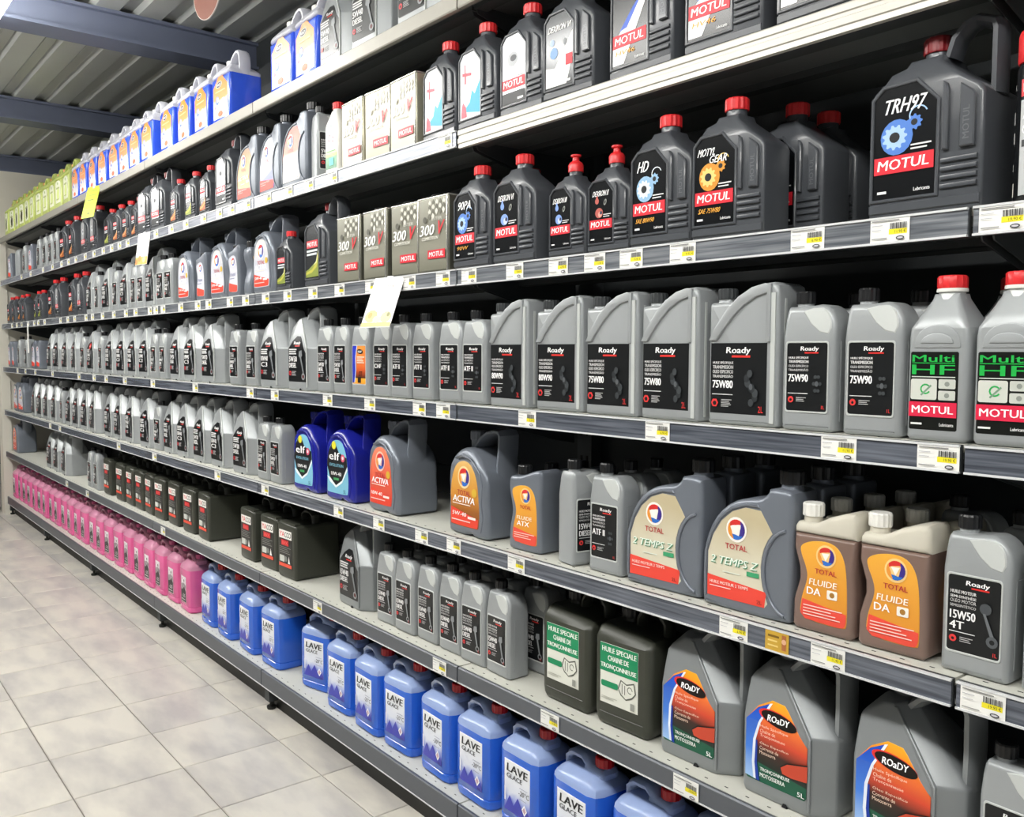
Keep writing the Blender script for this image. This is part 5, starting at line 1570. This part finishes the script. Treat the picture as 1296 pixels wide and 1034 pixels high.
# ------------------------------------------------------------------ stocking the shelves
# (design, left edge x, optional dy, optional turn in degrees)
ROWS = {
    'A': [('LD', -7.88), ('LD', -7.68), ('LD', -7.48), ('LD', -7.28), ('LD', -7.08), ('LJ', -6.88), ('LJ', -6.67), ('LJ', -6.46), ('LJ', -6.25), ('LJ', -6.04), ('LJ', -5.83), ('BJ', -5.60), ('BJ', -5.40), ('BJ', -5.20), ('BJ', -4.97), ('BJ', -4.75), ('BJ', -4.55), ('BJ', -4.35), ('BJ', -4.13), ('BJ', -3.83), ('BJ', -3.61), ('BJ', -3.38), ('BJ', -3.15), ('BJ', -2.80, 0.20), ('BJ', -2.57), ('BJ', -2.37), ('R5w', -2.17), ('R5w', -1.95), ('R5w', -1.68)],
    'B': [('T1', -7.80), ('R1c', -7.52, 0.045, -70), ('R1w', -7.2), ('T1', -6.98), ('R1w', -6.68), ('R1w', -6.49), ('R1w', -6.32), ('R1w', -6.14), ('M2en', -5.95), ('M2en', -5.70), ('M2wh', -5.37), ('M2wh', -5.16), ('M1eg', -4.86), ('M1en', -4.66), ('M1en', -4.50), ('M1en', -4.35), ('M5wh', -4.195), ('M5wh', -3.985), ('M1en', -3.72), ('M1eg', -3.49), ('M1en', -3.32), ('M5wh', -3.12), ('T2g', -2.91), ('T2b', -2.69), ('T2r', -2.47), ('R1w', -2.255, 0.045, 80), ('GB', -2.14), ('V2', -2.03), ('V2', -1.87), ('V2', -1.715), ('M2te', -1.54), ('M2te', -1.36), ('M2wh', -1.185), ('M2fl', -1.01), ('M5hv', -0.80), ('M5hv', -0.585), ('M5hv', -0.37)],
    'C': [('M1en', -7.87), ('M1en', -7.71), ('M1en', -7.45), ('M1en', -7.28), ('M1eg', -6.85), ('M1eg', -6.68), ('M2en', -6.36), ('M2wh', -6.12), ('M2en', -5.74), ('M2wh', -5.52), ('R5a', -5.31), ('R1w', -5.11), ('R5a', -4.94), ('R1w', -4.72), ('R5b', -4.57), ('R1w', -4.37), ('R1w', -4.26), ('R5a', -4.13), ('R1w', -3.93), ('R1w', -3.82), ('T5w', -3.64), ('T1', -3.39), ('T5w', -3.22), ('T1', -3.02), ('ATX', -2.865, 0.06, 86), ('T5w', -2.75), ('M1eg', -2.52), ('M5en', -2.29), ('V1', -2.05), ('V1', -1.88), ('V1', -1.715), ('V1', -1.56), ('M2pa', -1.385), ('M2dx', -1.205), ('M1dx', -0.99), ('M1dr', -0.86), ('M2hd', -0.725), ('M2gr', -0.555), ('M5tr', -0.18), ('SP', 0.035)],
    'D': [('T1', -7.88), ('T1', -7.70), ('R1w', -7.46), ('R1w', -7.2), ('T1', -6.94), ('T1', -6.78), ('R5a', -6.41), ('R5b', -6.19), ('R5a', -5.96), ('R5b', -5.73), ('R1w', -5.46), ('R5r', -5.30), ('R1w', -5.04), ('R5a', -4.89), ('R5b', -4.66), ('R5a', -4.45), ('R5b', -4.24), ('R1w', -4.03), ('R1w', -3.90), ('R5a', -3.76), ('R5b', -3.55), ('R5a', -3.32), ('R1w', -2.98), ('R1w', -2.82), ('R5b', -2.68), ('R5a', -2.42), ('R1w', -2.19), ('R1w', -2.075), ('R1o', -1.945), ('R1c', -1.82), ('R1a', -1.705), ('R1a', -1.59), ('R1a', -1.45), ('R1a', -1.335), ('R2a', -1.215), ('R2a', -1.025), ('R2b', -0.85), ('R2b', -0.685), ('R2b', -0.505), ('R1g', -0.335), ('R1g', -0.215), ('HF', -0.10), ('HF', 0.005)],
    'E': [('T5w', -7.80), ('T5w', -7.57), ('R5a', -7.08), ('R5b', -6.86), ('R5a', -6.64), ('R5b', -6.42), ('R1w', -6.15), ('R5a', -5.98), ('R5b', -5.76), ('R5a', -5.55), ('R5b', -5.34), ('R5a', -5.00), ('R5b', -4.79), ('R5a', -4.57), ('R5b', -4.28), ('R1w', -4.07), ('R5a', -3.93), ('R5b', -3.72), ('R5a', -3.49), ('R5b', -3.28), ('R5a', -3.01), ('R1w', -2.75), ('R1w', -2.63), ('ELF', -2.42), ('ELF', -2.16), ('T5r', -1.88), ('T5g', -1.43), ('ATX', -1.155), ('R1d', -0.975, 0.04, 80), ('R1a', -0.86), ('T2z', -0.735), ('T2z', -0.52), ('DA', -0.325), ('DA', -0.185), ('R1m', -0.04), ('R1m', 0.082)],
    'F': [('T5r', -7.93), ('R5a', -6.66), ('R5b', -6.42), ('R5a', -6.19), ('R1w', -5.46), ('R1w', -5.32), ('YA', -5.10), ('YA', -4.82), ('YA', -4.63), ('YA', -4.45), ('YA', -4.28), ('YA', -4.10), ('YA', -3.90), ('YA', -3.67), ('YA', -3.47), ('YA', -2.97), ('YA', -2.765), ('YA', -2.585), ('R5d', -2.115), ('R1d', -1.845), ('R1d', -1.73), ('R1d', -1.615), ('R1d', -1.495), ('R1d', -1.38), ('R1d', -1.265), ('HU', -1.035), ('HU', -0.845), ('R5o', -0.645), ('R5o', -0.43), ('R5o', -0.2), ('R1d', 0.02)],
    'G': [('PK', -7.95 + i * 0.191 + (0.012 if i % 3 == 1 else 0)) for i in range(23)] + [('LV', -3.46), ('LV', -3.24), ('LV', -3.0), ('LV', -2.77), ('LV', -2.43, 0.03, 14), ('LV', -2.20), ('LV', -2.0), ('LV', -1.81), ('LV', -1.6), ('LV', -1.405), ('LV', -1.2), ('LV', -0.995), ('LV', -0.79), ('LV', -0.59), ('LV', -0.39)],
}
# second ranks that show between the front ones
BACK = {
    'C': [('M2pa', -1.33, 0.13), ('M2hd', -0.69, 0.14), ('M1dr', -0.82, 0.11), ('M2gr', -0.505, 0.125), ('M2gr', -0.50, 0.23)],
    'D': [('R1g', -0.29, 0.1), ('R1g', -0.17, 0.1), ('HF', -0.05, 0.11)],
    'E': [('ATX', -1.15, 0.09), ('ATX', -1.13, 0.18), ('R1a', -0.862, 0.085), ('R1a', -0.855, 0.17), ('T2z', -0.74, 0.11), ('T2z', -0.735, 0.215), ('T2z', -0.525, 0.11), ('T2z', -0.52, 0.215), ('DA', -0.31, 0.09), ('DA', -0.295, 0.18), ('DA', -0.28, 0.27), ('DA', -0.165, 0.09), ('R1m', 0.0, 0.1), ('R1m', -0.14, 0.19)],
    'F': [('R1d', -1.80 + i * 0.115, 0.085 + 0.01 * (i % 2)) for i in range(6)] + [('R1d', -1.77 + i * 0.115, 0.18) for i in range(5)] + [('R1d', 0.05, 0.1)],
}
YF = {'A': 0.02, 'B': 0.02, 'C': 0.02, 'D': 0.012, 'E': 0.028, 'F': 0.04, 'G': 0.03}

MENTION = {}
for row, items in ROWS.items():
    seq = [(x, 'f') + tuple(it) for it in items for x in (it[1],)] + [(it[1], 'b') + tuple(it) for it in BACK.get(row, [])]
    cnt = {}
    for s in seq:
        cnt.setdefault((s[1], s[2]), []).append(s[0])
    prev_right = -99
    for s in seq:
        rank, key, xl = s[1], s[2], s[3]
        dy = s[4] if len(s) > 4 else 0.0
        rot = s[5] if len(s) > 5 else random.uniform(-2.5, 2.5)
        D = DES[key]
        w = D['w']
        if rank == 'f':
            if dy < 0.1 and abs(rot) < 20:
                xl = max(xl, prev_right + 0.0025)
            xc = xl + w / 2
            if abs(rot) > 20:
                xc = xl + (0.085 if rot > 0 else 0.012)
            if dy < 0.1:
                prev_right = (xl + w) if abs(rot) < 20 else xl + 0.085
        else:
            xc = xl + w / 2
        xs = sorted(cnt[(rank, key)])
        n = len(xs)
        i = xs.index(s[0])
        sh = ROWNAME[row] + ' shelf'
        where = ''
        if n > 1:
            where = (ORD[i + 1] + ' such from left') if i < n / 2 or n > 12 else (('rightmost such' if i == n - 1 else ORD[n - i] + ' such from right'))
            if i == 0:
                where = 'leftmost such'
        lab = D['desc'] + (' in the rear rank' if rank == 'b' else '') + (', ' + where if where else '') + ', ' + sh
        if abs(rot) > 20:
            lab = D['desc'] + ' turned sideways, ' + sh
        e = link(D['name'], None, None, (xc, YF[row] + dy + (random.uniform(0, 0.008) if rank == 'f' else 0), ZR[row] + 0.0006))
        e.rotation_euler = (0, 0, math.radians(rot))
        tag(e, lab, D['cat'], D['desc'] + 's on the ' + sh if n > 1 else None)
        objs = []
        for prt in D['parts']:
            nm, me, par = prt[:3]
            o = link(nm, me, e if par is None else objs[par])
            if len(prt) > 3:
                o.location = prt[3]
            objs.append(o)

# ------------------------------------------------------------------ price tags and cards
YEL = '#efe12e'


def tag_mesh(big):
    mb = MB()
    mb.slab([(0, 0), (0.066, 0), (0.066, 0.039), (0, 0.039)], -0.0005, 0.0005, mat('price_tag_card', '#eeeeea', rough=0.35, vary=0.02), r=0.0002, seg=1)
    card = mb.mesh('card')
    ps = []
    it = [('r', 0.032, 0.062, 0.0125, 0.021, YEL), ('t', big, 0.042, 0.06, 0.0135, 0.0055, '#2a2a18', dict(bold=0))]
    x = 0.034
    for k in range(14):
        wd = (0.0012, 0.0006, 0.0016)[k % 3]
        it.append(('r', x, x + wd, 0.021, 0.0305, '#2a2a2a'))
        x += wd + (0.0008, 0.0012)[k % 2]
    it += [('r', 0.004, 0.05, 0.034, 0.0358, '#8a8a8a'), ('r', 0.004, 0.022, 0.027, 0.028, '#a8a8b0'), ('r', 0.004, 0.02, 0.02, 0.021, '#b8b8c0'), ('r', 0.004, 0.03, 0.006, 0.0075, '#8a8a8a'), ('p', circ(0.052, 0.006, 0.0032, 12, 2.2), '#34343a'), ('p', circ(0.052, 0.006, 0.0016, 10, 3.2), '#cfcfd4')]
    prints(ps, it, y0=-0.0006)
    return card, ps[0][1]


tagsets = [tag_mesh(s) for s in ('11,90 €', '19,90 €', '9,90 €', '6,90 €')]
TAGS = {'C': [0.012, -0.16, -0.31, -0.59, -0.73, -0.84, -0.96, -1.12, -1.31, -1.43, -1.6, -1.82, -2.02, -2.21, -2.41, -2.6, -2.79, -2.95, -3.19, -3.32, -3.54, -3.79, -3.9, -3.99, -4.23, -4.4, -4.63, -4.86, -5.08, -5.23, -5.51, -5.69, -5.89, -6.37, -6.58, -6.72, -6.94, -7.18, -7.37, -7.57],
        'D': [-0.07, -0.24, -0.65, -1.07, -1.43, -1.55, -1.83, -2.11, -2.53, -2.76, -3.37, -3.97, -4.45, -4.82, -5.08, -5.44, -6.17, -6.73, -7.09, -7.4],
        'E': [0.01, -0.25, -0.45, -1.11, -1.38, -1.54, -1.78, -2.04, -2.63, -3.12, -3.97, -4.6, -6.0, -6.29],
        'F': [-0.56, -0.98, -1.45, -2.2, -3.86, -5.31, -5.84],
        'B': [-1.42, -2.06, -2.23, -2.39, -2.57, -2.76, -2.92, -3.05, -3.23, -3.45, -3.65, -3.87, -4.34, -4.49, -4.64, -4.81, -5.01, -5.21, -5.44, -5.63, -5.82, -6.08, -6.37, -6.79, -7.13]}
for row, xs in TAGS.items():
    for k, x in enumerate(xs):
        e = link('price_tag', None, None, (x, -0.0045, ZR[row] - 0.0415))
        tag(e, 'white and yellow price tag, %s from right on the %s shelf edge' % (ORD[k + 1], ROWNAME[row]), 'price tag', 'price tags on the %s shelf edge' % ROWNAME[row])
        cm, pm = tagsets[(k * 7 + len(row)) % 4]
        c1 = link('card', cm, e)
        link('print', pm, c1)
# a gold promotional tag
e = link('promotion_tag', None, None, (-0.345, -0.0045, ZR['E'] - 0.0415))
tag(e, 'small gold promotional tag on the fifth shelf edge', 'price tag')
mb = MB()
mb.slab([(0, 0), (0.05, 0), (0.05, 0.039), (0, 0.039)], -0.0005, 0.0005, mat('gold_tag_card', '#c9a13a', rough=0.3), r=0.0002, seg=1)
c1 = link('card', mb.mesh('card'), e)
ps = []
prints(ps, [('r', 0.006, 0.03, 0.026, 0.03, '#7a5a18'), ('r', 0.006, 0.026, 0.018, 0.021, '#e8cf80'), ('r', 0.006, 0.028, 0.009, 0.012, '#e8cf80'), ('r', 0.036, 0.045, 0.006, 0.034, '#b06a40'), ('p', circ(0.0405, 0.022, 0.005, 10), '#e0b090')], y0=-0.0006)
link('print', ps[0][1], c1)


def hang_card(name, label, x, row, w, h, m, items, turn, lean, y=-0.012):
    e = link(name, None, None, (x, y, ZR[row] - 0.002))
    tag(e, label, 'hanging card')
    mb = MB()
    mb.slab([(-w / 2, -h), (w / 2, -h), (w / 2, 0), (-w / 2, 0)], -0.0006, 0.0006, m, r=0.0002, seg=1)
    c1 = link('card', mb.mesh('card'), e)
    mb = MB()
    mb.box(-0.012, 0.012, -0.001, 0.012, -0.012, 0.004, RAILEDGE)
    link('clip', mb.mesh('clip'), e)
    ps = []
    prints(ps, items, y0=-0.0007)
    link('print', ps[0][1], c1)
    e.rotation_euler = (math.radians(lean), 0, math.radians(turn))


cardw = mat('white_card', '#f2f1ec', rough=0.35, vary=0.02)
hang_card('promotion_card', 'plain white card with golden flowers hanging from third shelf edge', -1.66, 'C', 0.13, 0.16, cardw,
          [('t', 'le Choix', -0.03, 0.03, -0.034, 0.012, '#c98a70', dict(bold=0, shear=0.2)), ('r', -0.02, 0.024, -0.04, -0.0385, '#c98a70'), ('p', circ(-0.03, -0.125, 0.02, 10, 1.4), '#e6c478'), ('p', circ(-0.036, -0.122, 0.01, 8), '#caa04a'), ('p', circ(0.036, -0.128, 0.018, 10, 1.3), '#e8cf90'), ('p', circ(0.044, -0.12, 0.007, 8), '#8a8a4a'), ('r', -0.064, 0.064, -0.158, -0.145, '#e0cf70'), ('p', circ(0.0, -0.135, 0.012, 8, 1.6), '#efdcae')], 10, -22)
hang_card('promotion_card', 'white card with orange flowers hanging from second shelf edge', -3.99, 'B', 0.13, 0.16, cardw,
          [('r', -0.016, 0.014, -0.03, -0.022, '#9aa08a'), ('r', -0.02, 0.02, -0.105, -0.1, '#c9c9b0'), ('r', -0.064, 0.064, -0.158, -0.12, '#dca040'), ('p', circ(-0.02, -0.128, 0.016, 10), '#c8822a'), ('p', circ(0.028, -0.134, 0.017, 10), '#f0d08a'), ('p', circ(-0.05, -0.142, 0.014, 10), '#b87424')], 8, -8)
hang_card('promotion_card', 'bright lime yellow card hanging from top shelf edge', -4.9, 'A', 0.15, 0.19, mat('lime_card', '#c3d816', rough=0.4, vary=0.02),
          [('r', -0.03, 0.05, -0.03, -0.026, '#8f9c2a'), ('r', -0.04, 0.05, -0.055, -0.051, '#8f9c2a'), ('r', -0.05, 0.03, -0.085, -0.08, '#6f7c2a'), ('r', -0.03, 0.03, -0.11, -0.106, '#9fae2a'), ('r', -0.05, 0.04, -0.14, -0.137, '#a8b83a'), ('r', -0.01, 0.02, -0.168, -0.16, '#7f8c2a')], 12, -14)
# thin white strip hanging from the third shelf far left
e = link('shelf_strip', None, None, (-6.9, -0.008, ZR['C'] - 0.04))
tag(e, 'narrow white strip hanging from third shelf edge near the end wall', 'shelf strip')
mb = MB()
mb.slab([(-0.022, -0.2), (0.022, -0.2), (0.022, 0.035), (-0.022, 0.035)], -0.0006, 0.0006, cardw, r=0.0002, seg=1)
link('strip', mb.mesh('strip'), e)
mb = MB()
mb.box(-0.02, 0.02, -0.0014, 0.004, 0.02, 0.036, RAILEDGE)
link('clip', mb.mesh('clip'), e)

# ------------------------------------------------------------------ hanging round sign
e = link('round_sign', None, None, (-3.25, 0.05, 2.965))
tag(e, 'round brown cardboard sign hanging from the roof', 'hanging sign')
mb = MB()
mb.lathe([(0.135, -0.002), (0.1355, 0.0), (0.135, 0.002)], 0, 0, mat('brown_card', '#8d5d50', rough=0.6, vary=0.06), n=40)
o = link('disc', mb.mesh('disc'), e)
o.rotation_euler = (PI / 2, 0, math.radians(4))
mb = MB()
v, f = [], []
n = 40
for i in range(n):
    a = 2 * PI * i / n
    for rr, zz in ((0.1345, -0.0026), (0.1375, -0.0026), (0.1375, 0.0026), (0.1345, 0.0026)):
        v.append((rr * math.cos(a), rr * math.sin(a), zz))
for i in range(n):
    j = (i + 1) % n
    for k in range(4):
        l = (k + 1) % 4
        f.append((i * 4 + k, j * 4 + k, j * 4 + l, i * 4 + l))
mb.add(v, f, mat('white_card_edge', '#e8ded6', rough=0.5, vary=0.02))
o2 = link('edge_band', mb.mesh('edge_band'), e)
o2.rotation_euler = (PI / 2, 0, math.radians(4))
mb = MB()
mb.lathe([(0.0012, 0.13), (0.0012, 0.085 + 0.02)], 0, 0, TINRIM, n=6)
mb.lathe([(0.004, 0.126), (0.004, 0.134)], 0, 0, TINRIM, n=8)
link('wire', mb.mesh('wire'), e)

# ------------------------------------------------------------------ fire extinguisher at the far end
e = link('fire_extinguisher', None, None, (-8.3, -0.108, 0.0))
tag(e, 'red fire extinguisher with black hose beyond the end wall', 'extinguisher')
mb = MB()
redm = mat('extinguisher_red', '#a01318', rough=0.3, vary=0.04)
mb.lathe([(0.07, 0.0), (0.078, 0.01), (0.078, 0.44), (0.06, 0.5), (0.025, 0.53), (0.025, 0.55)], 0, 0, redm, n=24)
link('cylinder', mb.mesh('cylinder'), e)
mb = MB()
mb.lathe([(0.0788, 0.41), (0.0788, 0.44)], 0, 0, mat('extinguisher_yellow', '#e6d21e', rough=0.4), n=24)
link('yellow_band', mb.mesh('yellow_band'), e)
mb = MB()
mb.box(-0.02, 0.02, -0.02, 0.02, 0.55, 0.6, BLACKCAP)
mb.box(-0.015, 0.1, -0.012, 0.012, 0.6, 0.615, BLACKCAP)
link('valve', mb.mesh('valve'), e)
mb = MB()
mb.sweep([(0.02, 0.58), (0.05, 0.75), (0.08, 0.86), (0.115, 0.84), (0.13, 0.7), (0.125, 0.45), (0.11, 0.25)], 0.022, -0.012, 0.012, BLACKCAP)
link('hose', mb.mesh('hose'), e)
